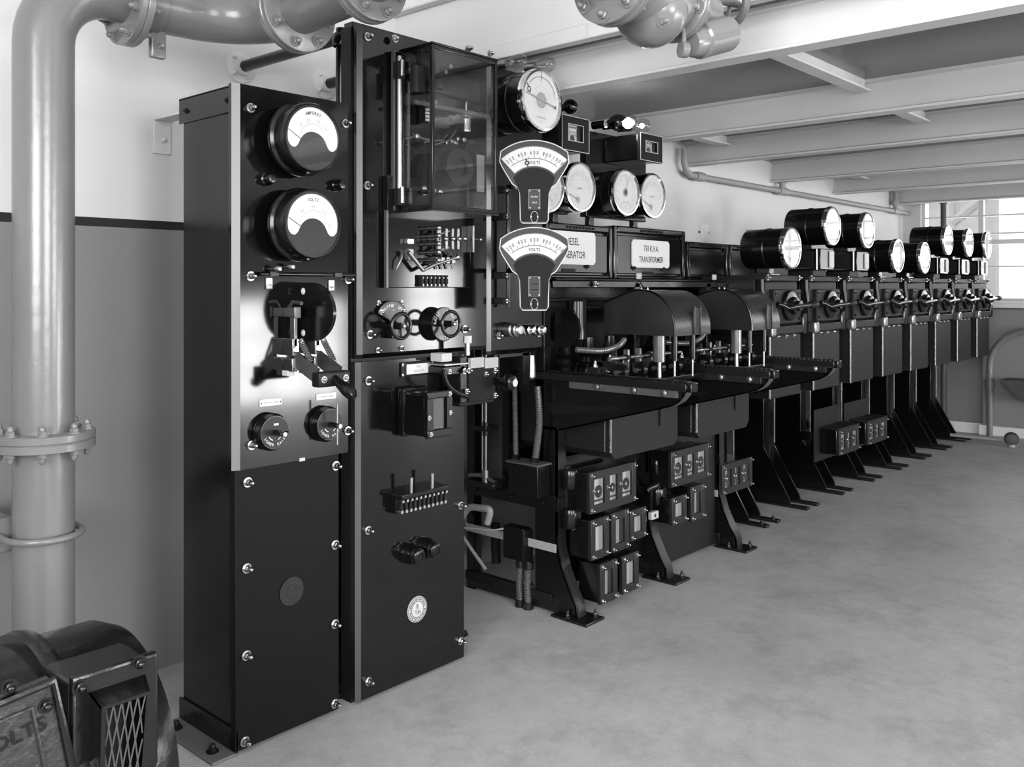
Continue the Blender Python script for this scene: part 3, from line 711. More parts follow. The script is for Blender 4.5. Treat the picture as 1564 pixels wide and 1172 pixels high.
for i, xx in enumerate((xa, xb_)):
    b = MB(); z1 = zY(436, 477, U)
    b.box(xx - .009, xx + .009, U - .062, U, z1 - .014, z1 + .014, 'dull_steel', .002); b.box(xx - .012, xx + .012, U - .066, U - .056, z1 - .017, z1 + .017, 'dull_steel', .002)
    b.tube([(xx, U - .02, z1 + .014), (xx, U - .04, z1 + .032), (xx, U - .075, z1 + .03), (xx, U - .085, z1 + .028)], .006, 'dull_steel', 8); b.build('upper_jaw', t)
    b = MB(); z2 = zY(440, 529, U); b.box(xx - .012, xx + .012, U - .055, U, z2 - .026, z2 + .026, 'steel', .002); b.box(xx - .010, xx + .010, U - .05, U, z2 - .075, z2 - .035, 'steel', .002); b.build('hinge_block', t)
    b = MB(); b.box(xx - .006, xx + .006, U - .055, U - .032, z2 + .0, z1, 'dull_steel', .0015); b.build('laminated_brush', t)
    b = MB(); A0 = Vector((xx, U - .05, z2 - .035)); A1 = Vector((xx + .012, U - .145, z2 - .082))
    d = (A1 - A0).normalized(); up = Vector((0, d.z, -d.y)) * .024
    b.add([A0 + up + Vector((-.004, 0, 0)), A1 + up + Vector((-.004, 0, 0)), A1 - up + Vector((-.004, 0, 0)), A0 - up + Vector((-.004, 0, 0)), A0 + up + Vector((.004, 0, 0)), A1 + up + Vector((.004, 0, 0)), A1 - up + Vector((.004, 0, 0)), A0 - up + Vector((.004, 0, 0))], [(0, 1, 2, 3), (7, 6, 5, 4), (0, 4, 5, 1), (1, 5, 6, 2), (2, 6, 7, 3), (3, 7, 4, 0)], 'dull_steel'); b.build('blade', t)
    b = MB(); s0 = Vector((xx + .006, U - .07, z2 + .022)); s1 = Vector((xx + .012, U - .12, z2 - .045)); pts = []
    e1 = (s1 - s0).normalized(); e2 = e1.cross(Vector((1, 0, 0))).normalized()
    for k in range(121):
        a = 2 * PI * 12 * k / 120; pts.append(s0.lerp(s1, k / 120) + (Vector((1, 0, 0)) * math.cos(a) + e2 * math.sin(a)) * .008)
    b.tube(pts, .0022, 'dull_steel', 5); b.build('spring', t)
    b = MB(); z3 = zY(440, 569, U); b.box(xx - .012, xx + .012, U - .03, U, z3 - .008, z3 + .008, 'offwhite', .001); b.build('lower_jaw', t)
b = MB(); b.box(xa - .005, xb_ + .03, U - .178, U - .14, z2 - .115, z2 - .07, 'black', .006); cb = b.build('crossbar', t)
for xx in (xa + .014, xb_ + .012): bolt(cb, (xx, U - .178, z2 - .092), .009, .008, 'bolt', 'dull_steel')
b = MB(); h0 = Vector((xa + .055, U - .17, z2 - .092)); hv = Vector((.0, -.9, -.42)).normalized()
b.lathe([(.014, 0), (.013, .02), (.016, .04), (.019, .07), (.018, .095), (.010, .108), (0, .110)], h0, hv, 'enamel', 22); b.build('handle', t)

# ---- post and stays ------------------------------------------------------------------------
t = thing('support_post', 'black tubular post standing in the gap between the two tall panels', 'post', (1.872, 2.50, 0))
b = MB(); xq = xY(522, 2.52); b.cyl((xq, 2.52, 0), (xq, 2.52, 2.29), .0205, 'enamel', 20); b.build('tube', t)
b = MB(); b.lathe([(.05, 0), (.05, .012), (.032, .02), (.03, .06), (0, .06)], (xq, 2.52, 0), (0, 0, 1), 'enamel', 22); b.build('base_flange', t)
for u, v in ((522, 62), (530, 808), (530, 1040)):
    zz = zY(u, v, 2.52); b = MB(); b.lathe([(.03, -.022), (.034, -.012), (.034, .012), (.03, .022)], (xq, 2.52, zz), (0, 0, 1), 'enamel', 18); b.box(xq - .02, xq + .04, 2.47, 2.5, zz - .014, zz + .014, 'enamel', .004); cl = b.build('clamp', t); bolt(cl, (xq + .012, 2.47, zz), .012, .02, 'bolt', 'enamel')
for i, (xx, lab) in enumerate(((xq, 'black stay tube from the wall to the top of the post, nearer the pale riser'), (2.33, 'black stay tube from the wall to the back of the wide panel'))):
    yy0 = 2.545 if i == 0 else 2.44
    t = thing('wall_stay', lab, 'stay', (xx, WY, 2.26), 'stays from wall to panels')
    b = MB(); b.cyl((xx, yy0, 2.26), (xx, WY - .02, 2.26), .022, 'enamel', 18); b.build('tube', t)
    b = MB(); b.lathe([(.06, 0), (.06, .012), (.034, .016), (.034, .04), (0, .04)], (xx, WY, 2.26), (0, -1, 0), 'wall_paint', 24); f = b.build('wall_flange', t)
    for k in range(4): a = .7 + PI / 2 * k; bolt(f, (xx + .046 * math.cos(a), WY - .012, 2.26 + .046 * math.sin(a)), .010, .018, 'bolt', 'wall_paint')
a = onY(235, 181, WY - .01); c2 = onY(262, 237, WY - .01)
t = thing('wall_bracket', 'small cranked pale bracket fixing the narrow panel to the wall', 'bracket', (a.x, WY, a.z))
b = MB(); b.box(a.x, c2.x, WY - .008, WY, c2.z, a.z, 'wall_paint', .003); b.box(a.x, c2.x, yb + .022, WY, a.z - .006, a.z, 'wall_paint', .002); b.build('strap', t)
p = onY(249, 214, WY - .008); bolt(t, (p.x, WY - .008, p.z), .011, .018, 'bolt', 'wall_paint')

# ---- panel two: wide and tall ------------------------------------------------------------------
Q = 2.40
x0, x1 = onY(553.5, 541, Q).x, onY(743, 520, Q).x
lx0, lx1 = onY(551, 900, Q).x, onY(708.6, 1006, Q).x
zs = zY(555, 541, Q); zs2 = zY(555, 549, Q); zt = 2.275
t = thing('regulator_panel', 'wide tall black panel with glass fronted regulator, handwheels and round maker medallion', 'control panel', (x0, Q, 0))
P2 = t
c_ = .016
def slab(name, xa, xb, za, zb, Y, th=.032, bottom=True):
    b = MB(); b.box(xa, xb, Y, Y + th, za, zb, 'slate')
    b.prism([(xa, Y), (xa - c_, Y + .011), (xa - c_, Y + th), (xa, Y + th)], 'z', za - (c_ if bottom else 0), zb, 'slate')
    b.prism([(xa, Y - .0005), (xa - c_ - .0005, Y + .0105), (xa - c_, Y + .011), (xa, Y)], 'z', za - .002, zb, 'edge')
    if bottom: b.prism([(Y, za), (Y + .011, za - c_), (Y + th, za - c_), (Y + th, za)], 'x', xa, xb, 'slate')
    return b.build(name, t, 18)
slab('upper_slab', x0, x1, zs, zt, Q)
slab('lower_slab', lx0, lx1, .012, zs2 - c_ * .6, Q, bottom=False)
b = MB()
for xx in (lx0 - c_, lx1 - .05): b.box(xx, xx + .05, Q + .033, Q + .039, 0, zt, 'black'); b.box(xx, xx + .006, Q + .039, Q + .085, 0, zt, 'black')
b.box(x0 - c_, x1, Q + .033, Q + .08, zt - .0, zt + .02, 'enamel', .003); b.build('angle_frame', t)
bolts(t, [(560.6, 56.3), (560.6, 283.5), (714, 75), (564.4, 511), (709, 503), (562, 581.6), (561.4, 810), (703, 772), (562, 1041), (703, 979)], Q, .0125, .032)
bolts(t, [(577, 535), (613, 532.5)], Q, .008, .02)
bolt(t, onY(709, 968, Q + .05), .012, .02, 'bolt', 'black'); bolt(t, onY(748, 82, Q), .012, .025)
medallion(t, 636.6, 930.6, Q, .0455, 'offwhite')
for u, v in ((623, 845), (648, 836)):
    c = onY(u, v, Q); b = MB(); b.lathe([(.036, 0), (.036, .022), (.033, .026), (.030, .045), (.031, .048), (.027, .056), (.025, .056), (.025, .062), (.019, .066), (.013, .066), (.012, .063), (0, .063)], c, (0, -1, 0), 'enamel', 30); b.build('push_button', t)
# nameplate
c0, c3 = onY(611, 554, Q), onY(660, 550, Q); zt1, zb1 = c0.z, zY(611, 576.5, Q)
b = MB(); b.box(c0.x, c3.x, Q - .008, Q, zb1, zt1, 'grey_iron', .004); fr = b.build('nameplate', t)
a0, a1 = xY(618.6, Q), xY(654.5, Q); H = zt1 - zb1
b = MB(); b.box(a0, a1, Q - .0095, Q - .007, zb1 + H * .16, zt1 - H * .16, 'white'); b.text('TIRRILL', (a0 + a1) / 2, zb1 + H * .65, H * .20, Q - .0099, 'midgrey'); b.text('REGULATOR', (a0 + a1) / 2, zb1 + H * .36, H * .20, Q - .0099, 'midgrey'); b.build('name_card', fr)
for xx in (c0.x + .006, c3.x - .006):
    for zz in (zb1 + .008, zt1 - .008): bolt(fr, (xx, Q - .008, zz), .004, .004)
# terminal strip
p, q = onY(612, 757, Q - .055), onY(686, 737, Q - .055); za, zb = p.z, zY(612, 788, Q - .055)
b = MB(); b.box(p.x, q.x, Q - .062, Q - .028, za - .016, za, 'enamel', .003); b.box(p.x, q.x, Q - .03, Q, zb, za, 'enamel', .003); ts = b.build('terminal_strip', t)
n = 11
for k in range(n):
    xx = p.x + .012 + (q.x - p.x - .024) * k / (n - 1); b = MB()
    b.box(xx - .005, xx + .005, Q - .05, Q - .03, zb + .012, za - .018, 'grey_iron', .002); b.cyl((xx, Q - .05, zb + .008), (xx, Q - .03, zb + .008), .006, 'dull_steel', 10); b.cyl((xx, Q - .056, za - .024), (xx, Q - .03, za - .024), .005, 'dull_steel', 10); b.build('terminal', ts)
for u in (628, 660):
    xx = xY(u, Q - .05); b = MB(); b.cyl((xx, Q - .05, za), (xx, Q - .05, za + .052), .006, 'dull_steel', 12, .008); b.build('terminal_pin', ts)
# sector plate with handwheel
A = onY(596, 492, Q); b = MB(); r0 = .072
b.band(A.x, A.z, .0, .012, 0, 2 * PI, Q - .013, 'enamel', 16)
fan = [(A.x + r0 * math.cos(a), A.z + r0 * math.sin(a)) for a in [math.radians(28 + 124 * k / 20) for k in range(21)]] + [(A.x - .006, A.z), (A.x + .006, A.z)]
b.prism(fan, 'y', Q - .014, Q, 'enamel'); sp = b.build('sector_plate', t)
b = MB(); b.arc_text('TRIPPED', A.x, A.z, r0 * .80, math.radians(112), .135, .0145, Q - .0145, 'white', .85); b.arc_text('SET', A.x, A.z, r0 * .80, math.radians(55), .135, .0145, Q - .0145, 'white', .85)
b.lathe([(0, 0), (.0022, 0)], (A.x + .004, Q - .0145, A.z + r0 * .58), (0, -1, 0), 'white', 8)
rim = [(A.x + r0 * math.cos(a), Q - .014, A.z + r0 * math.sin(a)) for a in [math.radians(28 + 124 * k / 20) for k in range(21)]]; b.build('sector_lettering', sp)
b = MB(); b.tube(rim + [(A.x, Q - .014, A.z), rim[0]], .0022, 'dull_steel', 6); b.build('sector_rim', sp)
for dx, dz in ((-.052, .035), (.052, .035), (-.052, .066), (.052, .066)): bolt(sp, (A.x + dx, Q - (.014 if dz < .05 else 0), A.z + dz), .0075, .014)
def handwheel(u, v, Yf, R, rr, spokes=3, name='handwheel'):
    c = onY(u, v, Yf); b = MB()
    b.tube([(c.x + R * math.cos(2 * PI * k / 36), Yf, c.z + R * math.sin(2 * PI * k / 36)) for k in range(36)], rr, 'enamel', 10, closed=True)
    for k in range(spokes):
        a = 2 * PI * k / spokes + .5; b.tube([(c.x, Yf + .004, c.z), (c.x + R * math.cos(a), Yf, c.z + R * math.sin(a))], rr * .6, 'enamel', 8)
    b.cyl((c.x, Yf - .012, c.z), (c.x, Q, c.z), .012, 'enamel', 16); b.lathe([(.007, 0), (.007, .008), (0, .011)], (c.x, Yf - .012, c.z), (0, -1, 0), 'dull_steel', 10)
    return b.build(name, t)
handwheel(612.6, 498.3, Q - .075, .042, .0065)
b = MB(); c = onY(594, 507, Q); b.box(c.x - .014, c.x + .02, Q - .03, Q, c.z - .022, c.z + .026, 'enamel', .004); b.build('latch_block', t)
c = onY(668, 495, Q)
b = MB(); R = .062; b.lathe([(R * .92, 0), (R * .92, .025), (R, .028), (R, .036), (R * .96, .038), (0, .038)], c, (0, -1, 0), 'enamel', 36)
b2 = MB(); y = Q - .0388; b2.arc_text('RAISE', c.x, c.z, R * .78, math.radians(150), .2, R * .26, y, 'white', .9); b2.arc_text('LOWER', c.x, c.z, R * .78, math.radians(50), .2, R * .26, y, 'white', .9); b2.arc_text('VOLTS', c.x, c.z, R * .80, math.radians(262), .2, R * .26, y, 'white', .9, True)
d = b.build('field_dial', t); b2.build('dial_lettering', d)
handwheel(689, 495, Q - .095, .044, .0062, 2)
# window box on the lower slab
Xl = onY(607, 630, Q).x; f = onX(654, 601, Xl); yf = f.y; xr = onY(690, 600, yf).x; z1 = onX(654, 601, Xl).z; z0 = zY(655, 670, yf)
b = MB(); b.box(Xl - .006, xr + .006, Q - .035, Q, z0 - .01, z1 + .01, 'enamel', .014); b.box(Xl, xr, yf + .012, Q - .03, z0, z1, 'enamel', .012); wb = b.build('contactor_box', t)
b = MB(); w = xr - Xl; h = z1 - z0
b.box(Xl - .003, xr + .003, yf, yf + .014, z0 - .003, z0 + h * .17, 'enamel', .004); b.box(Xl - .003, xr + .003, yf, yf + .014, z1 - h * .14, z1 + .003, 'enamel', .004); b.box(Xl - .003, Xl + w * .22, yf, yf + .014, z0 + h * .17, z1 - h * .14, 'enamel'); b.box(xr - w * .2, xr + .003, yf, yf + .014, z0 + h * .17, z1 - h * .14, 'enamel'); b.build('box_door', wb)
b = MB(); b.box(Xl + w * .2, xr - w * .18, yf + .008, yf + .010, z0 + h * .15, z1 - h * .12, 'glass'); b.build('box_window', wb)
b = MB(); b.box(Xl + w * .5, xr - w * .2, yf + .03, yf + .034, z0 + h * .15, z1 - h * .12, 'midgrey'); b.cyl((Xl + w * .36, yf + .02, z0 + h * .3), (Xl + w * .36, yf + .02, z0 + h * .65), .004, 'steel', 8); b.build('contact_rod', wb)
for xx, zz in ((Xl + w * .12, z0 + h * .08), (xr - w * .08, z1 - h * .07), (xr - w * .06, z0 + h * .5), (Xl + w * .05, z0 + h * .45)): bolt(wb, (xx, yf, zz), .007, .01)

# ---- contact board of the regulator ------------------------------------------------------------
t = thing('contact_board', 'black board of metal contact fingers and levers on the wide panel below the glass case', 'contact board', (2.1, Q, 1.5))
Yb = Q - .024
bx0, bx1 = xY(591, Yb), xY(719, Yb); bz1, bz0 = zY(600, 322, Yb), zY(600, 440, Yb)
b = MB(); b.box(bx0, bx1, Yb, Q - .001, bz0, bz1 + .12, 'slate', .003); b.box(bx0 - .004, bx0 + .004, Yb - .003, Yb + .01, bz0, bz1, 'edge'); b.build('base', t)
for i, v in enumerate((349, 361, 373, 386, 398)):
    p = onY(655, v, Yb); b = MB(); b.cyl((p.x, Yb, p.z), (p.x - .0, Yb - .05, p.z), .0075, 'dull_steel', 14); b.sphere((p.x, Yb - .052, p.z), .0095, 'dull_steel', 14)
    if i in (1, 3): b.tube([(p.x, Yb - .03, p.z), (p.x + .03, Yb - .04, p.z + .012), (p.x + .055, Yb - .045, p.z + .02)], .006, 'dull_steel', 8)
    b.build('stud', t)
for i, u in enumerate((671, 682, 691.5, 700)):
    p, q = onY(u, 349, Yb - .05), onY(u, 381, Yb - .05); b = MB(); w_ = .009 if i == 0 else .006
    b.box(p.x - w_, p.x + w_, Yb - .052, Yb - .044, q.z, p.z, 'dull_steel', .002); b.cyl((p.x, Yb, (p.z + q.z) / 2), (p.x, Yb - .06, (p.z + q.z) / 2), .006, 'dull_steel', 10); b.sphere((p.x + .012, Yb - .072, (p.z + q.z) / 2), .0085, 'dull_steel', 12)
    b.tube([(p.x, Yb - .05, q.z), (p.x + .02, Yb - .04, q.z - .02), (p.x + .035, Yb - .02, q.z - .026)], .0045, 'dull_steel', 8); b.build('contact_finger', t)
for i, u in enumerate((668, 676, 684, 692)):
    p = onY(u, 398, Yb - .03); b = MB(); b.box(p.x - .009, p.x + .009, Yb - .034, Yb, p.z - .012, p.z + .012, 'dull_steel', .002); b.tube([(p.x, Yb - .02, p.z - .012), (p.x + .008, Yb - .02, p.z - .03)], .0035, 'dull_steel', 8); b.build('clip', t)
p = onY(622, 369, Yb); b = MB(); b.box(p.x - .016, p.x + .016, Yb - .02, Yb, p.z - .011, p.z + .011, 'steel', .003); b.build('stop_block', t)
p = onY(621, 389, Yb); b = MB(); b.box(p.x - .012, p.x + .012, Yb - .025, Yb, p.z - .02, p.z + .02, 'dull_steel', .003)
l0, l1, l2, l3 = onY(624, 385, Yb - .03), onY(646, 413, Yb - .03), onY(664, 404, Yb - .03), onY(699, 393, Yb - .03)
b.tube([l0, l0.lerp(l1, .5), l1], .0075, 'dull_steel', 10); b.tube([l1, l2, l2.lerp(l3, .5), l3], .0065, 'dull_steel', 10); b.sphere(l3, .011, 'dull_steel', 12); b.build('lever', t)
p = onY(606, 398, Yb); b = MB(); b.tube([(p.x + .02, Yb - .01, p.z + .03), (p.x, Yb - .02, p.z), (p.x - .012, Yb - .01, p.z - .03)], .003, 'dull_steel', 6); b.build('lead', t)
p = onY(722, 366, Yb); b = MB(); b.box(p.x - .03, p.x - .02, Yb - .03, Yb, p.z - .05, p.z + .05, 'dull_steel', .002); b.cyl((p.x - .03, Yb - .02, p.z), (p.x + .02, Yb - .02, p.z), .004, 'dull_steel', 10); b.sphere((p.x + .022, Yb - .02, p.z), .008, 'dull_steel', 12); b.build('end_bracket', t)
for k in range(7):
    p = onY(640.5 + 6.2 * k, 431, Yb); b = MB(); b.box(p.x - .0062, p.x + .0062, Yb - .018, Yb, bz0 + .004, bz0 + .046, 'grey_iron', .002); b.cyl((p.x, Yb - .022, bz0 + .010), (p.x, Yb - .01, bz0 + .010), .004, 'dull_steel', 8); b.cyl((p.x, Yb - .022, bz0 + .036), (p.x, Yb - .01, bz0 + .036), .003, 'dull_steel', 8); b.build('terminal_tooth', t)

# ---- the glass fronted voltage regulator ------------------------------------------------------------
Xl = onY(604, 300, Q).x; yf = onX(660, 316, Xl).y; Xr = onY(760, 320, yf).x
z1, z0 = onX(660, 66, Xl).z, onX(660, 318, Xl).z
t = thing('voltage_regulator', 'tall glass fronted regulator case with coils and spools inside, high on the wide panel', 'regulator', (Xl, Q, z0))
b = MB(); b.box(Xl - .028, Xr + .01, Q - .022, Q - .001, z0 - .01, z1 + .0, 'slate', .003); b.box(Xl - .03, Xl - .022, Q - .026, Q - .012, z0 - .0, z1, 'edge'); b.build('back_board', t)
w = .013
b = MB()
for xx, yy in ((Xl, yf), (Xr - w, yf), (Xl, Q - .04), (Xr - w, Q - .04)): b.box(xx, xx + w, yy, yy + w, z0, z1, 'enamel', .002)
for zz in (z0, z1 - w):
    b.box(Xl + w, Xr - w, yf + .0006, yf + w, zz, zz + w, 'enamel', .002); b.box(Xl + .0006, Xl + w, yf + w, Q - .04, zz, zz + w, 'enamel', .002); b.box(Xr - w, Xr - .0006, yf + w, Q - .04, zz, zz + w, 'enamel', .002)
b.build('case_frame', t)
b = MB(); b.box(Xl - .004, Xr + .004, yf - .004, Q - .022, z1, z1 + .006, 'enamel', .001); b.build('case_top', t)
b = MB(); b.box(Xl - .004, Xr + .004, yf - .004, Q - .022, z0 - .008, z0, 'enamel', .001); b.build('case_bottom', t)
for nm, bx in (('front_glass', (Xl + w, Xr - w, yf + .005, yf + .007)), ('side_glass', (Xl + .004, Xl + .006, yf + w, Q - .04)), ('side_glass', (Xr - .006, Xr - .004, yf + w, Q - .04))):
    b = MB(); b.box(*bx, z0 + w, z1 - w, 'glass'); b.build(nm, t)
b = MB(); b.cyl((Xl - .012, Q - .035, z0 + .02), (Xl - .012, Q - .035, z1 - .02), .010, 'dull_steel', 16); b.build('hinge_rod', t)
for zz in (z0 + .045, z1 - .07): b = MB(); b.box(Xl - .03, Xl + .002, Q - .05, Q - .02, zz - .03, zz + .03, 'grey_iron', .003); b.cyl((Xl - .012, Q - .048, zz - .02), (Xl - .012, Q - .048, zz + .035), .008, 'dull_steel', 12); b.build('hinge', t)
b = MB()
for k in range(4): b.box(Xl + .02 + k * .026, Xl + .036 + k * .026, Q - .026, Q - .0215, z1 + .012, z1 + .03, 'dull_steel'); 
bolt(t, onY(603, 59, Q - .02), .012, .02)
yi = Q - .03
def IN(u, v, d=.0): return onY(u, v, yi - d)
p = IN(700, 256, .08); b = MB(); b.lathe([(.0, 0), (.066, 0), (.066, .008), (.036, .010), (.036, .05), (.066, .052), (.066, .060), (.05, .062), (.032, .064), (.032, .05), (0, .05)], (p.x, yi - .03, p.z), (0, -1, 0), 'grey_iron', 40); b.build('coil_spool', t)
for u, v, r, h in ((638, 120, .026, .10), (668, 125, .02, .05), (712, 190, .017, .055)):
    p = IN(u, v, .06); b = MB(); b.lathe([(0, -h / 2), (r, -h / 2), (r * 1.05, -h / 2 + .006), (r, -h / 2 + .01), (r, h / 2 - .01), (r * .5, h / 2), (.004, h / 2 + .002), (.004, h / 2 + .05), (0, h / 2 + .05)], (p.x, yi - .06, p.z), (0, 0, 1), 'grey_iron' if r > .018 else 'steel', 24); b.box(p.x - .006, p.x + .006, yi - .06, yi, p.z - .006, p.z + .006, 'black'); b.build('solenoid', t)
p0_, p1_ = IN(632, 152, .06), IN(745, 145, .06)
b = MB(); b.box(p0_.x, p1_.x, yi - .07, yi - .055, p1_.z - .09, p1_.z - .075, 'hopper_grey', .003); b.build('beam_lever', t)
b = MB(); b.box(p0_.x + .03, p1_.x, yi - .02, yi, p1_.z - .02, p1_.z + .06, 'grey_iron', .004); b.build('cross_bar', t)
rnd = random.Random(3)
for k in range(16):
    u = rnd.choice([625, 636, 646, 660, 676, 690]) + rnd.uniform(-4, 4); v = rnd.choice([108, 160, 205, 214, 222, 290, 298]) + rnd.uniform(-5, 5)
    p = IN(u, v, .02); b = MB(); dd = rnd.uniform(.02, .07); b.cyl((p.x, yi, p.z), (p.x, yi - dd, p.z), .0055, 'dull_steel', 10); b.lathe([(.010, 0), (.010, .008), (.005, .012), (0, .012)], (p.x, yi - dd, p.z), (0, -1, 0), rnd.choice(['steel', 'dull_steel', 'brass']), 8); b.build('terminal_stud', t)
for k in range(4):
    p = IN(630 + 9 * k, 205 + 6 * k, .03); q = IN(660 + 12 * k, 218 - 6 * k, .03); b = MB(); b.tube([p, p.lerp(q, .5) + Vector((0, -.03, -.01)), q], .003, 'dull_steel', 6); b.build('lead', t)
p = IN(742, 260, .03); b = MB(); b.box(p.x - .02, p.x + .02, yi - .004, yi, p.z - .08, p.z + .06, 'midgrey', .002); b.build('data_plate', t)
p = IN(652, 172, .03); b = MB()
for k in range(5): b.box(p.x - .008, p.x + .008, yi - .035, yi - .03, p.z + .012 * k - .03, p.z + .012 * k - .022, 'pale_grey')
b.box(p.x - .010, p.x + .010, yi - .03, yi, p.z - .035, p.z + .035, 'black'); b.build('scale_plate', t)

# ---- panel three: narrow synchronising panel -----------------------------------------------------------
x0, x1 = onY(750, 538, Q).x, onY(828, 527, Q).x; zs = zY(750, 536, Q)
t = thing('synchronising_panel', 'narrow high black panel carrying the synchroscope and fan shaped voltmeters', 'control panel', (x0, Q, zs))
P3 = t
slab('slab', x0, x1, zs, 2.255, Q)
b = MB(); yb2 = 3.165
for xx in (x0 + .02, x1 - .05): b.box(xx, xx + .04, Q + .033, Q + .045, zs + .02, 2.25, 'black'); b.box(xx, xx + .04, Q + .045, yb2, 2.1, 2.14, 'black'); b.box(xx, xx + .04, Q + .045, yb2, 1.25, 1.29, 'black')
b.build('wall_frame', t)
bolts(t, [(761, 512.7), (822.5, 510)], Q, .012, .028); bolt(t, onY(781, 96, Q), .01, .02)
for i, u in enumerate((776, 796, 812)):
    c = onY(u, 503.5, Q); k = 1.35 if i == 0 else 1
    b = MB(); b.lathe([(.022 * k, 0), (.022 * k, .03), (.018 * k, .034), (.020 * k, .04), (.020 * k, .052), (.014 * k, .056), (.016 * k, .062), (.012 * k, .07), (0, .072)], c, (0, -1, 0), 'chrome' if i else 'dull_steel', 24); b.build('push_button', t)
a, c = onY(785, 497, Q - .05), onY(822, 496, Q - .05)
b = MB(); b.box(a.x, c.x, Q - .065, Q, a.z, a.z + .005, 'enamel', .001); b.build('button_hood', t)
# lower bracket with insulator
b = MB(); ax, cx_ = xY(752, Q + .05), xY(808, Q + .05); b.box(ax, cx_, Q + .04, Q + .06, zs - .035, zs - .022, 'enamel'); b.box(ax + .02, ax + .03, Q + .04, Q + .06, zs - .16, zs - .02, 'enamel'); b.box(cx_ - .05, cx_ - .01, Q + .04, Q + .06, zs - .18, zs - .02, 'enamel'); br = b.build('lower_bracket', t)
p = onY(809, 561, Q + .06); b = MB(); b.lathe([(.011, -.05), (.02, -.04), (.017, 0), (.013, .05), (0, .05)], (p.x, Q + .05, p.z), (0, 0, 1), 'dull_steel', 18); b.build('insulator', t)

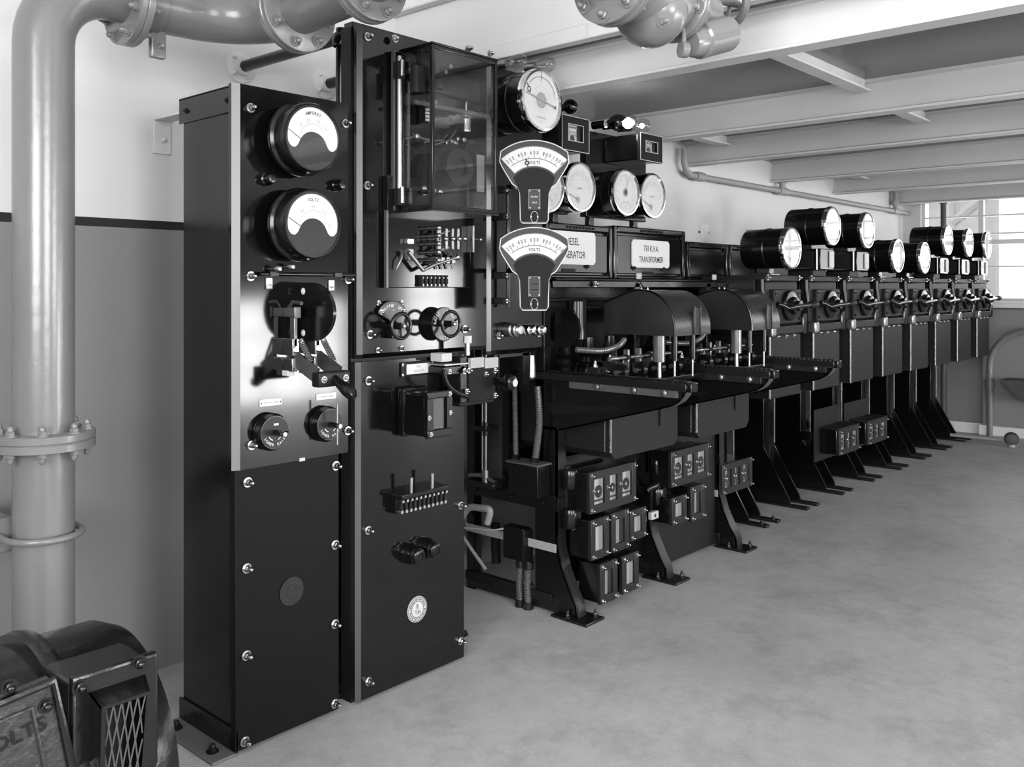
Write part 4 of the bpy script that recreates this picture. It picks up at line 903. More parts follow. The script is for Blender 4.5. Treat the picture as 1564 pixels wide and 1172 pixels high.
# instruments with round white dials ------------------------------------------------------------------
def round_meter(name, label, c, R, depth, style, cat=None, group=None, back=None, needle=None):
    """c: centre of the dial front; case runs back along +Y"""
    t = thing(name, label, cat or name, (c.x, c.y + depth, c.z), group)
    b = MB(); b.lathe([(0, -depth), (R * .93, -depth), (R * .97, -depth + .008), (R * .97, -depth * .55), (R * 1.0, -depth * .54), (R * 1.0, -depth * .48), (R * .97, -depth * .47), (R * .97, -.03), (R, -.026)], c, (0, -1, 0), 'enamel', 48); b.build('case', t)
    b = MB(); b.lathe([(R, -.026), (R * 1.03, -.022), (R * 1.03, -.008), (R * .99, .002), (R * .92, .003), (R * .89, -.006)], c, (0, -1, 0), 'chrome', 48); b.build('bezel', t)
    y = c.y + .006; b = MB(); b.lathe([(0, 0), (R * .91, 0)], (c.x, y, c.z), (0, -1, 0), 'white', 48); y -= .0006
    if style == 'sync':
        b.lathe([(0, 0), (R * .26, 0)], (c.x, y, c.z), (0, -1, 0), 'midgrey', 30); y -= .0004
        for k in range(10): b.tick(c.x, c.z, 2 * PI * k / 10, 0, R * .25, .0016, y, 'pale_grey')
        b.band(c.x, c.z, R * .33, R * .335, 0, 2 * PI, y, 'midgrey', 36); b.band(c.x, c.z, R * .44, R * .446, .3, PI - .3, y, 'midgrey', 24); b.band(c.x, c.z, R * .40, R * .405, PI + .5, 2 * PI - .3, y, 'midgrey', 24)
        b.band(c.x, c.z, R * .74, R * .757, math.radians(25), math.radians(140), y, 'print', 28); b.tick(c.x, c.z, PI / 2, R * .62, R * .88, .003, y)
        b.band(c.x - R * .60, c.z + R * .28, R * .055, R * .095, 0, 2 * PI, y, 'print', 14); b.tick(c.x - R * .60, c.z + R * .28, math.radians(120), R * .09, R * .2, .005, y); b.tick(c.x - R * .60, c.z + R * .28, math.radians(300), R * .09, R * .13, .005, y)
        b.arc_text('SLOW', c.x, c.z, R * .74, math.radians(155), .09, R * .09, y, 'midgrey'); b.arc_text('FAST', c.x, c.z, R * .70, math.radians(20), .09, R * .09, y, 'midgrey'); b.text('SYNCHROSCOPE', c.x, c.z - R * .56, R * .075, y, 'midgrey'); b.text('50', c.x, c.z - R * .68, R * .08, y, 'midgrey')
    elif style == 'hub':
        b.lathe([(0, 0), (R * .20, 0)], (c.x, y, c.z), (0, -1, 0), 'midgrey', 24)
        b.lathe([(0, .0004), (R * .10, .0004)], (c.x, y, c.z), (0, -1, 0), 'dark_face', 24); b.band(c.x, c.z, R * .72, R * .728, 0, 2 * PI, y, 'midgrey', 40)
        for k in range(36): b.tick(c.x, c.z, 2 * PI * k / 36, R * .72, R * (.80 if k % 3 == 0 else .76), .0015, y, 'midgrey')
        for k in range(12): a = 2 * PI * k / 12; b.text('%d' % (10 * k), c.x + R * .6 * math.cos(a), c.z + R * .6 * math.sin(a), R * .11, y, 'midgrey')
        b.text('POWER FACTOR', c.x, c.z - R * .42, R * .08, y, 'midgrey')
    else:
        b.band(c.x, c.z - R * .1, R * .68, R * .69, math.radians(10), math.radians(170), y, 'midgrey', 36)
        for k in range(26): b.tick(c.x, c.z - R * .1, math.radians(10 + 160 * k / 25), R * .69, R * (.80 if k % 5 == 0 else .75), .0014, y, 'midgrey')
        for k in range(6): a = math.radians(170 - 32 * k); b.arc_text('%d' % (50 * k), c.x, c.z - R * .1, R * .60, a, .13, R * .11, y, 'midgrey')
        b.text('AMPERES', c.x, c.z - R * .04, R * .11, y, 'midgrey'); b.lathe([(0, 0), (R * .16, 0)], (c.x - R * .12, y, c.z - R * .52), (0, -1, 0), 'pale_grey', 24)
        y -= .0004; b.lathe([(0, 0), (R * .09, 0)], (c.x - R * .12, y, c.z - R * .52), (0, -1, 0), 'midgrey', 20)
    b.build('dial', t)
    b = MB()
    if style == 'sync': b.tick(c.x, c.z, math.radians(-12), -R * .78, R * .72, .006, y - .003, 'midgrey'); b.tick(c.x, c.z, math.radians(-12), R * .66, R * .74, .016, y - .003, 'midgrey')
    else: b.tick(c.x - R * .12 * (style == 'amp'), c.z - R * .52 * (style == 'amp'), math.radians(needle or 165), R * .05, R * .62, .0022, y - .003, 'print')
    b.build('needle', t)
    b = MB(); b.lathe([(0, 0), (R * .91, 0)], (c.x, c.y - .0005, c.z), (0, -1, 0), 'glass', 40); b.build('cover_glass', t)
    return t
c = onY(828.5, 153, 2.215)
round_meter('synchroscope', 'largest round white dial with a horizontal pointer, between the glass case and the beam', c, .118, .184, 'sync')
# sector voltmeters on the swing bracket
HX = onY(766, 300, Q).x
t = thing('swing_bracket', 'black hinged bracket post with lugs carrying the two fan shaped voltmeters', 'bracket', (HX, Q - .04, 1.35))
b = MB(); b.cyl((HX, Q - .035, onY(766, 470, Q - .035).z), (HX, Q - .035, onY(766, 282, Q - .035).z), .008, 'enamel', 12); b.build('post', t)
for v in (290, 331, 421, 460):
    p = onY(767, v, Q - .035); b = MB(); b.box(p.x - .015, p.x + .017, Q - .055, Q - .0005, p.z - .013, p.z + .013, 'grey_iron', .004); l = b.build('lug', t); bolt(l, (p.x + .005, Q - .055, p.z), .007, .01)
def sector_voltmeter(u, vtop, label, hand, txt):
    Yc = 2.19; s_ = .00245
    c = onY(816, vtop, Yc); r = thing('sector_voltmeter', label, 'voltmeter', (c.x, c.y, c.z - .3), 'fan shaped voltmeters on the swing bracket')
    ang = math.radians(-44); T = Matrix.Translation(c) @ Matrix.Rotation(ang, 4, 'Z')
    def outline(g):
        pts = []
        R = 84
        for k in range(-16, 17):
            a = k / 16 * .66; pts.append(((R + g) * math.sin(a), -84 + (R + g) * math.cos(a)))
        rgt = [(53.5 + g, -33), (50 + g * .9, -41), (34 + g * .8, -67 - g * .3), (25.5 + g, -73 - g * .2), (22.5 + g, -82), (22 + g, -121), (18.5 + g, -127 - g)]
        pts = [(a * s_, z * s_) for a, z in pts + rgt + [(-a, z) for a, z in rgt[::-1]]]
        return pts
    def mb(): b = MB(); b.T = T; return b
    b = mb(); b.prism(outline(-1.5), 'y', .004, .075, 'enamel'); b.build('case', r, 25)
    b = mb(); b.prism(outline(0), 'y', .000, .012, 'dark_face'); P = outline(-.6); b.tube([(a, -.001, z) for a, z in P], .0021, 'offwhite', 6, closed=True); b.build('bezel', r, 25)
    Ri, Ro, a0, a1 = 44 * s_, 74 * s_, math.radians(47), math.radians(133); cz = -84 * s_
    b = mb(); b.prism([((Ri - .006) * math.cos(math.radians(40 + 100 * k / 24)), cz + (Ri - .006) * math.sin(math.radians(40 + 100 * k / 24))) for k in range(25)] + [(-22 * s_, -82 * s_), (-20 * s_, -124 * s_), (20 * s_, -124 * s_), (22 * s_, -82 * s_)], 'y', -.003, 0, 'face_grey'); b.build('face_plate', r, 25)
    b = mb(); b.band(0, cz, Ri, Ro, a0, a1, -.0012, 'white', 30); b.band(0, cz, Ri * 1.26, Ri * 1.28, a0 + .08, a1 - .08, -.0017, 'print', 30)
    nums = ['200', '400', '600', '800', '1000']
    for i, n_ in enumerate(nums): b.arc_text(n_, 0, cz, Ro * .875, a1 - .15 - (a1 - a0 - .30) * i / 4, .078, Ri * .185, -.0017, 'print', .75)
    for k in range(9): a = a1 - .15 - (a1 - a0 - .30) * k / 8; b.tick(0, cz, a, Ri * 1.27, Ri * (1.42 if k % 2 == 0 else 1.36), .0014, -.0017)
    b.text('VOLTS', 0, cz + Ri * 1.13, Ri * .16, -.0017, 'print', 0, .85); b.build('scale', r)
    b = mb(); b.tube([(Ro * math.cos(a0 + (a1 - a0) * k / 20) * 1.01, -.002, cz + Ro * 1.01 * math.sin(a0 + (a1 - a0) * k / 20)) for k in range(21)] + [(Ri * math.cos(a1 - (a1 - a0) * k / 16), -.002, cz + Ri * math.sin(a1 - (a1 - a0) * k / 16)) for k in range(17)], .0016, 'dull_steel', 6, closed=True); b.build('window_trim', r)
    b = mb(); x_, z_ = 8.5 * s_, 15 * s_
    b.box(-x_, x_, -.0050, -.003, -107 * s_ + .004, -107 * s_ + .004 + 2 * z_, 'dark_face', .0005)
    for dx in (-1, 1):
        for dz in (0, 1): b.lathe([(.0026, 0), (.0026, .002), (0, .003)], (dx * (x_ - .004), -.005, -107 * s_ + .009 + dz * (2 * z_ - .01)), (0, -1, 0), 'offwhite', 8)
    zc_ = -107 * s_ + .004 + z_
    pts = [(-x_, zc_ - z_), (x_, zc_ - z_), (x_, zc_ + z_), (-x_, zc_ + z_)]; b.tube([(a, -.0052, z) for a, z in pts], .0008, 'offwhite', 4, closed=True)
    if not txt:
        for i in range(2): b.box(-.013, .013, -.0056, -.0052, zc_ + .008 - .022 * i, zc_ + .011 - .022 * i, 'face_grey')
    for i, l in enumerate(txt): b.text(l, 0, zc_ + .010 - .022 * i, .0085, -.0055, 'offwhite', 0, .8)
    b.build('name_plate', r)
    b = mb(); zq = -117 * s_; b.tube([(5.5 * s_ * math.cos(2 * PI * k / 20), -.0035, zq + 8.5 * s_ * math.sin(2 * PI * k / 20)) for k in range(20)], .0009, 'offwhite', 4, closed=True)
    for dx in (-1, 1): b.lathe([(.003, 0), (.003, .003), (0, .004)], (dx * 5 * s_, -.003, zq), (0, -1, 0), 'offwhite', 8)
    b.build('zero_adjuster', r)
    if hand is not None:
        b = mb(); a = hand; b.tick(0, cz, a, Ri * 1.0, Ri * 1.05, .006, -.0025); b.band(Ri * 1.14 * math.cos(a), cz + Ri * 1.14 * math.sin(a), .0035, .0090, 0, 2 * PI, -.0025, 'print', 14); b.tick(0, cz, a, Ri * 1.22, Ri * 1.30, .005, -.0025); b.build('pointer', r)
    b = mb(); b.band(0, cz, Ri, Ro, a0, a1, -.0030, 'glass', 30); b.build('cover_glass', r)
    b = MB(); lc = T @ Vector((-.05, .07, -.16)); b.tube([lc, (HX, Q - .035, lc.z)], .010, 'enamel', 10); b.build('bracket_arm', r)
sector_voltmeter(816, 214, 'upper fan shaped voltmeter with a ring pointer on its scale, below the synchroscope', math.radians(103), ['BUS BAR', 'VOLTS'])
sector_voltmeter(816, 347, 'lower fan shaped voltmeter without a ring pointer, just above the push buttons', None, [])
# clear lamps on top of the panel
for i, (u, v) in enumerate(((793, 95), (836, 99))):
    c = onY(u, v, 2.30); t = thing('clear_lamp', 'clear glass bulb over the synchroscope, %s' % ('nearer the glass case' if i == 0 else 'nearer the beam'), 'lamp', (c.x, 2.38, c.z), 'clear synchronising lamps')
    b = MB(); b.lathe([(.012, -.06), (.014, -.05), (.03, -.015), (.031, .006), (.024, .024), (.010, .034), (0, .036)], c, (.25, -1, .0), 'bulb_glass', 24); b.build('bulb', t)
    b = MB(); d = Vector((.25, -1, 0)).normalized(); b.cyl(c - d * .055, c - d * .10, .017, 'dull_steel', 16); b.tube([c - d * .09, c - d * .11 + Vector((0, 0, -.02)), (c.x - .02, Q + .01, 2.20)], .008, 'dull_steel', 8); b.build('lamp_holder', t)
    b = MB(); b.tube([c - d * .05, c - d * .0 + Vector((.008, 0, 0)), c - d * .01, c + Vector((-.008, 0, 0)) - d * .0, c - d * .05], .0008, 'dull_steel', 4); b.build('filament', t)

# relay / signal box standing off the edge of the wide panel -----------------------------------------------
t = thing('trip_relay', 'grey cast trip relay with two blank tablets jutting from the edge of the wide panel', 'relay', (2.5, Q, 1.0))
Yr = 2.30
a, c = onY(717, 545, Yr), onY(760, 609, Yr); xm = xY(738, Yr)
b = MB(); b.box(a.x, c.x - .01, Yr, Yr + .098, c.z + .0, onY(717, 562, Yr).z, 'face_grey', .003); b.box(a.x - .035, a.x, Yr + .01, Yr + .08, c.z - .0, onY(717, 545, Yr).z, 'enamel_rough', .003); b.box(a.x - .03, c.x + .005, Yr + .02, Yr + .098, c.z - .016, c.z, 'grey_iron', .006); b.build('body', t)
for u0, u1 in ((718, 738), (740, 760)):
    p, q = onY(u0, 545.5, Yr), onY(u1, 561, Yr); b = MB(); b.box(p.x, q.x, Yr - .004, Yr + .01, q.z, p.z - .004, 'midgrey', .001); tb = b.build('tablet', t)
    for xx in (p.x + .006, q.x - .006):
        for zz in (q.z + .005, p.z - .009): b = MB(); b.lathe([(.003, 0), (.002, .003), (0, .003)], (xx, Yr - .004, zz), (0, -1, 0), 'offwhite', 8); b.build('rivet', tb)
p = onY(760, 582, Yr); b = MB(); b.lathe([(.016, -.02), (.016, .05), (.028, .055), (.032, .07), (.026, .085), (.012, .09), (0, .09)], (p.x - .01, Yr, p.z), (0, -1, 0), 'enamel', 20); b.lathe([(.014, .09), (.014, .098), (0, .098)], (p.x - .01, Yr, p.z), (0, -1, 0), 'steel', 14); b.build('reset_knob', t)
for u, v in ((742, 572), (756, 566), (756, 604), (713, 598)): bolt(t, onY(u, v, Yr), .009, .016)
p, q = onY(684, 567, Yr), onY(713, 567, Yr)
b = MB(); b.box(p.x - .01, q.x, Yr + .01, Q, p.z - .016, p.z + .014, 'enamel', .003); b.box(p.x - .015, q.x + .01, Yr, Q, p.z + .018, p.z + .024, 'dull_steel', .001); b.box(p.x + .0, p.x + .05, Yr + .03, Q - .01, p.z + .03, p.z + .06, 'pale_grey', .002); b.build('support_arm', t)
bolt(t, onY(687, 568, Yr + .01), .008, .01); bolt(t, onY(709, 567, Yr), .009, .02); bolt(t, onY(716, 566, Yr), .009, .02)
b = MB(); k0, k1, k2, k3 = onY(678, 566, Yr), onY(682, 585, Yr), onY(695, 598, Yr), onY(714, 606, Yr)
b.tube(smooth([k0, k1, k2, k3], 8), .009, 'enamel', 10); b.build('curved_stay', t)
p = onY(714, 522, Yr + .03); b = MB(); b.cyl((p.x, Yr + .03, p.z - .05), (p.x, Yr + .03, p.z + .02), .010, 'dull_steel', 14); b.cyl((p.x, Yr + .03, p.z - .005), (p.x, Yr + .03, p.z + .022), .016, 'dull_steel', 6); b.build('gland', t)
b = MB(); p = onY(701, 584, Yr + .06); b.box(p.x - .025, p.x + .03, Yr + .05, Q - .01, p.z - .02, p.z + .02, 'pale_grey', .003); b.build('coil_block', t)

# ================================================================== TRUCK CUBICLES (diesel generator, transformer)
CX = [2.99, 3.68, 4.37]; PW = .69; YB = 2.97
def leg_profile():
    return [(2.43, .80), (2.43, .34), (2.425, .28), (2.40, .20), (2.355, .11), (2.325, .06), (2.32, .012)]
def make_frame(X, label):
    t = thing('side_frame', label, 'frame', (X, 2.6, 0), 'side frames of the truck cubicles')
    pf = leg_profile(); b = MB()
    b.prism(pf + [(2.55, .012), (2.55, .80)], 'x', X, X + .010, 'enamel'); b.build('web_plate', t)
    b = MB(); w = .062; vs = []; fs = []
    for i, (y, z) in enumerate(pf):
        vs += [(X, y, z), (X + w, y, z), (X + w, y + .008, z), (X, y + .008, z)]
        if i:
            n = 4 * i
            for k in range(4): fs.append((n - 4 + k, n - 4 + (k + 1) % 4, n + (k + 1) % 4, n + k))
    fs += [(0, 1, 2, 3), (4 * len(pf) - 4, 4 * len(pf) - 3, 4 * len(pf) - 2, 4 * len(pf) - 1)]
    b.add(vs, fs, 'enamel_rough'); b.build('front_flange', t, 50)
    b = MB(); b.box(X - .03, X + .10, 2.25, 2.44, 0, .012, 'enamel_rough', .003); b.build('foot_plate', t)
    for xx, yy in ((X + .01, 2.36), (X + .05, 2.285)): bolt(t, (X - .012 if xx < X + .02 else X + .08, yy, .012), .012, .03, 'bolt', 'enamel_rough', (0, 0, 1))
    b = MB(); b.box(X - .002, X + .055, 2.42, YB, .012, .07, 'enamel_rough', .003); b.box(X - .008, X - .0025, 2.45, YB, .045, .085, 'face_grey', .002); b.build('bottom_rail', t)
    b = MB(); b.box(X - .006, X - .001, 2.43, YB, .266, .302, 'midgrey', .002); b.build('tie_bar', t)
    b = MB(); b.box(X - .002, X + .006, 2.42, YB, .44, .50, 'enamel', .002); b.box(X - .002, X + .05, 2.42, YB, .497, .503, 'enamel', .001); b.build('middle_rail', t)
    b = MB(); b.box(X, X + .05, YB - .05, YB, 0, 1.42, 'enamel', .003); b.build('back_post', t)
    b = MB(); b.box(X, X + .045, 2.50, 2.55, .50, 1.42, 'enamel', .003); b.build('front_post', t)
    for yy in (2.50, 2.68, 2.9): bolt(t, (X - .002, yy, .47), .010, .012, 'bolt', 'enamel', (-1, 0, 0))
    # cantilever bracket that carries the truck rails
    yt = 1.83
    arm = [(2.55, .785), (2.42, .788), (1.90, .928), (1.862, .940), (1.828, .960), (1.808, .984), (1.800, 1.0), (2.55, 1.0)]
    b = MB(); b.prism(arm, 'x', X, X + .010, 'enamel'); b.prism([(2.5, .90), (2.45, .85), (2.1, .905), (2.1, .915)], 'x', X - .003, X, 'black'); b.build('bracket_arm', t)
    lip = arm[1:7]; vs = []; fs = []
    for i, (y, z) in enumerate(lip):
        w = .012 if i < 1 else .05; vs += [(X, y, z), (X + w, y, z), (X + w, y, z + .006), (X, y + .0, z + .006)]
        if i: n = 4 * i; fs += [(n - 4 + k, n - 4 + (k + 1) % 4, n + (k + 1) % 4, n + k) for k in range(4)]
    b = MB(); b.add(vs, fs, 'hopper_grey'); b.build('arm_flange', t, 60)
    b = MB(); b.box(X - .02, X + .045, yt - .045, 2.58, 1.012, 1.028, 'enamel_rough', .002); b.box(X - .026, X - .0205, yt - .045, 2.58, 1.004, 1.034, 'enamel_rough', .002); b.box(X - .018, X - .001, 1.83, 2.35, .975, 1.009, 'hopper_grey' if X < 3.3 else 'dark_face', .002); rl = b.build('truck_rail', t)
    b = MB(); y = yt - .03
    while y < 2.5: b.box(X + .005, X + .04, y, y + .011, 1.028, 1.040, 'enamel_rough'); y += .022
    b.box(X + .005, X + .04, yt - .035, 2.5, 1.027, 1.032, 'enamel_rough'); b.build('rack', rl)
    for yy in (1.88, 2.02, 2.2): b = MB(); b.lathe([(.014, 0), (.014, .012), (.006, .016), (0, .016)], (X - .018, yy, .992), (-1, 0, 0), 'dull_steel', 6); b.build('rail_bolt', rl)
    b = MB(); b.box(X - .012, X + .04, yt - .06, yt - .03, 1.0, 1.036, 'enamel', .004); b.build('end_stop', rl)
    return t
labs = ['black side frame with a curved foot at the open end of the cubicles',
        'black side frame with a curved foot between the diesel generator and transformer cubicles',
        'black side frame with a curved foot before the first of the plain pedestals']
for X, l in zip(CX, labs): make_frame(X, l)

def make_truck(X, label):
    """oil circuit breaker of one cubicle: tank below, mechanism plate and domed hood above"""
    t = thing('circuit_breaker', label, 'circuit breaker', (X, 2.4, .66), 'breakers in the truck cubicles')
    x0, x1 = X + .075, X + .60; yf = 2.205
    b = MB(); poly = [(x0, .71), (x0 + .03, .68), (x1 - .03, .68), (x1, .71), (x1, .985), (x0, .985)]
    b.prism(poly, 'y', yf, 2.70, 'grey_iron'); tk = b.build('oil_tank', t)
    b = MB(); b.cyl((x0 + .004, yf + .002, .71), (x0 + .004, yf + .002, .98), .008, 'seam', 14); b.cyl((x0 + .004, yf + .03, .71), (x0 + .004, yf + .03, .98), .006, 'seam', 12); b.build('corner_seam', tk)
    b = MB(); b.cyl((x0 + .38, yf - .004, .78), (x0 + .38, yf - .004, .93), .012, 'grey_iron', 12); b.build('gauge_tube', tk)
    b = MB(); b.box(X + .045, X + PW - .035, 2.10, 2.72, .985, 1.010, 'enamel', .004); b.build('top_plate', t)
    rnd = random.Random(11)
    for i in range(3):   # contact pillars with insulators, rear
        xx = X + .14 + .17 * i
        b = MB(); b.lathe([(.05, 0), (.05, .02), (.032, .03), (.04, .05), (.03, .07), (.04, .09), (.03, .11), (.026, .16), (0, .16)], (xx, 2.50, 1.01), (0, 0, 1), 'enamel', 24); b.build('bushing', t)
    for i in range(5):
        xx = X + .10 + .105 * i; b = MB(); h = .05 + .02 * (i % 2)
        b.box(xx - .03, xx + .03, 2.26, 2.32, 1.01, 1.01 + h, 'grey_iron', .005); b.cyl((xx, 2.255, 1.035), (xx, 2.33, 1.035), .02, 'enamel', 14); b.build('linkage_block', t)
        bolt(t, (xx - .015, 2.29, 1.01 + h), .011, .03, 'bolt', 'steel' if i % 2 else 'dull_steel', (0, 0, 1)); bolt(t, (xx + .02, 2.26, 1.01 + h * .6), .009, .02)
    for i in range(4):
        xx = X + .08 + .14 * i; b = MB(); b.lathe([(.0, -.014), (.036, -.014), (.036, .014), (0, .014)], (xx, 2.16, 1.047), (1, 0, 0), 'enamel', 22); b.cyl((xx - .03, 2.16, 1.047), (xx + .03, 2.16, 1.047), .010, 'dull_steel', 10); b.build('roller', t)
    b = MB(); b.cyl((X + .06, 2.20, 1.10), (X + .62, 2.20, 1.10), .008, 'dull_steel', 10); b.build('operating_shaft', t)
    for i in range(6):
        xx = X + .1 + .09 * i + rnd.uniform(-.01, .01); b = MB(); b.box(xx - .006, xx + .006, 2.19, 2.215, 1.04, 1.10 + rnd.uniform(.01, .05), rnd.choice(['dull_steel', 'grey_iron', 'brass']), .002); b.cyl((xx - .012, 2.20, 1.10), (xx + .012, 2.20, 1.10), .014, rnd.choice(['dull_steel', 'steel', 'grey_iron']), 10); b.build('lever', t)
    for xx, yy, r, mm in ((X + .345, 2.14, .026, 'hose'), (X + .42, 2.11, .014, 'enamel'), (X + .555, 2.10, .013, 'enamel')):
        b = MB(); b.cyl((xx, yy, 1.0), (xx, yy, 1.2), r * .4, 'dull_steel', 14); b.cyl((xx, yy, 1.075), (xx, yy, 1.2), r, mm, 20); b.build('hood_pillar', t)
    # hood
    hx0, hx1, hf, hb = X + .30, X + .60, 2.035, 2.40; hz0, hz1 = 1.19, 1.385
    prof = [(hb, hz0), (hb, hz1 - .055)] + [(hf + .145 + .10, hz1 - .012), (hf + .20, hz1)] + [(hf + .165 - .165 * math.sin(a), hz1 - .165 + .165 * math.cos(a)) for a in [PI / 2 * k / 12 for k in range(13)]] + [(hf, hz0)]
    b = MB(); b.prism(prof, 'x', hx0, hx1, 'hood_paint'); hd = b.build('hood', t, 30)
    b = MB(); edge = [(hx0, y - .001, z) for y, z in prof[1:]]; b.tube(edge, .0045, 'enamel', 8); b.build('hood_rim', hd)
    b = MB(); b.box(hx0 + .160, hx0 + .205, hf - .002, hf + .004, hz0 + .004, hz0 + .115, 'black'); b.box(hx0 + .150, hx0 + .160, hf - .008, hf + .004, hz0 + .002, hz0 + .125, 'hood_paint', .002); b.box(hx0 + .205, hx0 + .212, hf - .006, hf + .004, hz0 + .002, hz0 + .125, 'hood_paint', .002); b.build('handle_slot', hd)
    for k in (0, 1): bolt(hd, (hx0 + .05 + .05 * k, hf + .2, hz1), .006, .014, 'bolt', 'dull_steel', (0, 0, 1))
    # flag indicator above the hood
    b = MB(); b.box(hx0 + .17, hx0 + .21, 2.34, 2.345, 1.435, 1.462, 'midgrey', .001); b.tube([(hx0 + .16, 2.35, 1.385), (hx0 + .19, 2.345, 1.437), (hx0 + .25, 2.35, 1.385)], .003, 'grey_iron', 6); b.text('OFF', hx0 + .19, 1.449, .016, 2.3395, 'white'); b.build('position_flag', t)
    # rounded contact shield behind
    b = MB(); b.lathe([(.045, 0), (.05, .005), (.05, .17), (.045, .175), (0, .175)], (X + .17, 2.46, 1.165), (0, 0, 1), 'enamel', 30); b.build('contact_shield', t)
    b = MB(); b.lathe([(0, 0), (.085, 0), (.085, .012), (0, .012)], (X + .06, 2.44, 1.22), (1, 0, 0), 'enamel', 30); b.build('barrier_disc', t)
    b = MB(); b.hose([(X + .02, 2.34, 1.135), (X + .15, 2.30, 1.125), (X + .25, 2.29, 1.14), (X + .33, 2.31, 1.165)], .013, 'hose', .010); b.build('flexible_conduit', t)
    return t
make_truck(CX[0], 'oil circuit breaker with a domed hood below the diesel generator nameplate')
make_truck(CX[1], 'oil circuit breaker with a domed hood below the transformer nameplate')

# back structure: panels, ledge and nameplate housings
t = thing('busbar_housing', 'long black panelled housing with a ledge behind the domed circuit breakers', 'housing', (2.9, 2.75, .8))
b = MB(); b.box(CX[0] + .05, 4.36, 2.75, 2.79, .51, 1.424, 'enamel'); b.build('back_plate', t)
b = MB(); b.box(CX[0] + .06, 4.50, 2.50, 2.80, 1.425, 1.437, 'enamel', .003); b.box(CX[0] + .06, 4.50, 2.50, 2.512, 1.395, 1.437, 'enamel', .003); b.cyl((CX[0] + .06, 2.49, 1.431), (4.50, 2.49, 1.431), .0075, 'enamel', 10); b.build('ledge', t)
b = MB(); b.box(CX[0] + .06, 4.36, 2.70, 2.75, 1.33, 1.345, 'enamel', .003); b.build('batten', t)
b = MB(); b.box(CX[0] + .06, 4.36, 2.70, 2.75, 1.28, 1.295, 'enamel', .003); b.build('batten', t)
bolt(t, (xY(909, 2.49), 2.49, zY(909, 434, 2.49)), .012, .02)
def nameplate_box(name, label, u0, u1, v0l, lines, plate_uv, raised=True):
    Y = 2.67; x0, x1 = xY(u0, Y), xY(u1, Y); z0 = 1.438; z1 = v0l
    t = thing(name, label, 'nameplate housing', (x0, Y, z0), 'housings along the ledge')
    b = MB(); b.box(x0 + .004, x1 - .004, Y + .012, Y + .20, z0, z1, 'enamel', .008); b.build('body', t)
    b = MB(); w = .035; fr = [(x0 + .004, x0 + w, z0, z1), (x1 - w, x1 - .004, z0, z1), (x0 + w, x1 - w, z0, z0 + .02), (x0 + w, x1 - w, z1 - w, z1)]
    for a, c, d, e in fr: b.box(a, c, Y - .012, Y + .014, d, e, 'enamel', .008)
    b.build('frame', t)
    b = MB(); b.box(x0 + w + .008, x1 - w - .008, Y - .004, Y + .014, z0 + .028, z1 - w - .012, 'enamel', .004); b.build('door', t)
    if raised:
        b = MB(); n = 9
        for k in range(n): xx = (x0 + x1) / 2 - .1 + .2 * k / (n - 1); b.box(xx - .007, xx + .007, Y - .016, Y - .011, z1 - .024, z1 - .011, 'grey_iron', .001)
        b.build('cast_heading', t)
    if plate_uv:
        a = onY(plate_uv[0], plate_uv[1], Y); a2 = xY(plate_uv[2], Y); zb = zY(plate_uv[0], plate_uv[3], Y); k = .014
        b = MB(); poly = [(a.x + k, a.z), (a2 - k, a.z), (a2, a.z - k), (a2, zb + k), (a2 - k, zb), (a.x + k, zb), (a.x, zb + k), (a.x, a.z - k)]
        b.prism(poly, 'y', Y - .010, Y - .004, 'white'); H = a.z - zb
        for i, l in enumerate(lines): b.text(l, (a.x + a2) / 2, a.z - H * (.30 + .40 * i), H * .31, Y - .0105, 'print', 0, .74 if len(l) > 8 else .80)
        b.build('name_plate', t)
        b = MB(); cx_ = (a.x + a2) / 2 - .02; b.box(cx_ - .05, cx_ + .05, Y - .008, Y - .003, z0 + .03, zb - .02, 'grey_iron', .001); b.build('maker_plate', t)
        for dx in (-.14, .14): bolt(t, (cx_ + dx, Y - .004, z0 + .06), .012, .018, 'bolt', 'grey_iron')
    return t
zz = 1.70
nameplate_box('nameplate_housing', 'black housing with a white plate lettered for the diesel generator', 829, 934, zz, ['DIESEL', 'GENERATOR'], (833, 351, 907, 403))
nameplate_box('nameplate_housing', 'black housing with a white plate lettered for the transformer', 934, 1045, zz + .01, ['750 K.V.A.', 'TRANSFORMER'], (963, 365.5, 1020, 408.5))
nameplate_box('blank_housing', 'blank black housing with a pale card on top, next to the transformer nameplate', 1046.5, 1111, 1.655, [], None)
nameplate_box('blank_housing', 'blank black housing with a pale card on top, half hidden by a round meter', 1112, 1158, 1.655, [], None)
for u0, u1, v0, v1, l in ((1070, 1082, 343, 367, 'small upright pale card on the blank housing next to the transformer nameplate'), (1140, 1153, 350, 372, 'small upright pale card beside the first round meter of the far row')):
    Y = 2.72; a, c = onY(u0, v0, Y), onY(u1, v1, Y); t = thing('card', l, 'card', (a.x, Y, 1.655), 'pale cards on the blank housings')
    b = MB(); b.box(a.x, c.x, Y, Y + .004, 1.6555, a.z, 'offwhite', .001); b.build('plate', t)
    for s_ in (a.x - .004, c.x + .004): b = MB(); b.box(s_ - .006, s_ + .006, Y + .001, Y + .008, (a.z + c.z) / 2 - .006, (a.z + c.z) / 2 + .006, 'grey_iron'); b.build('clip', t)

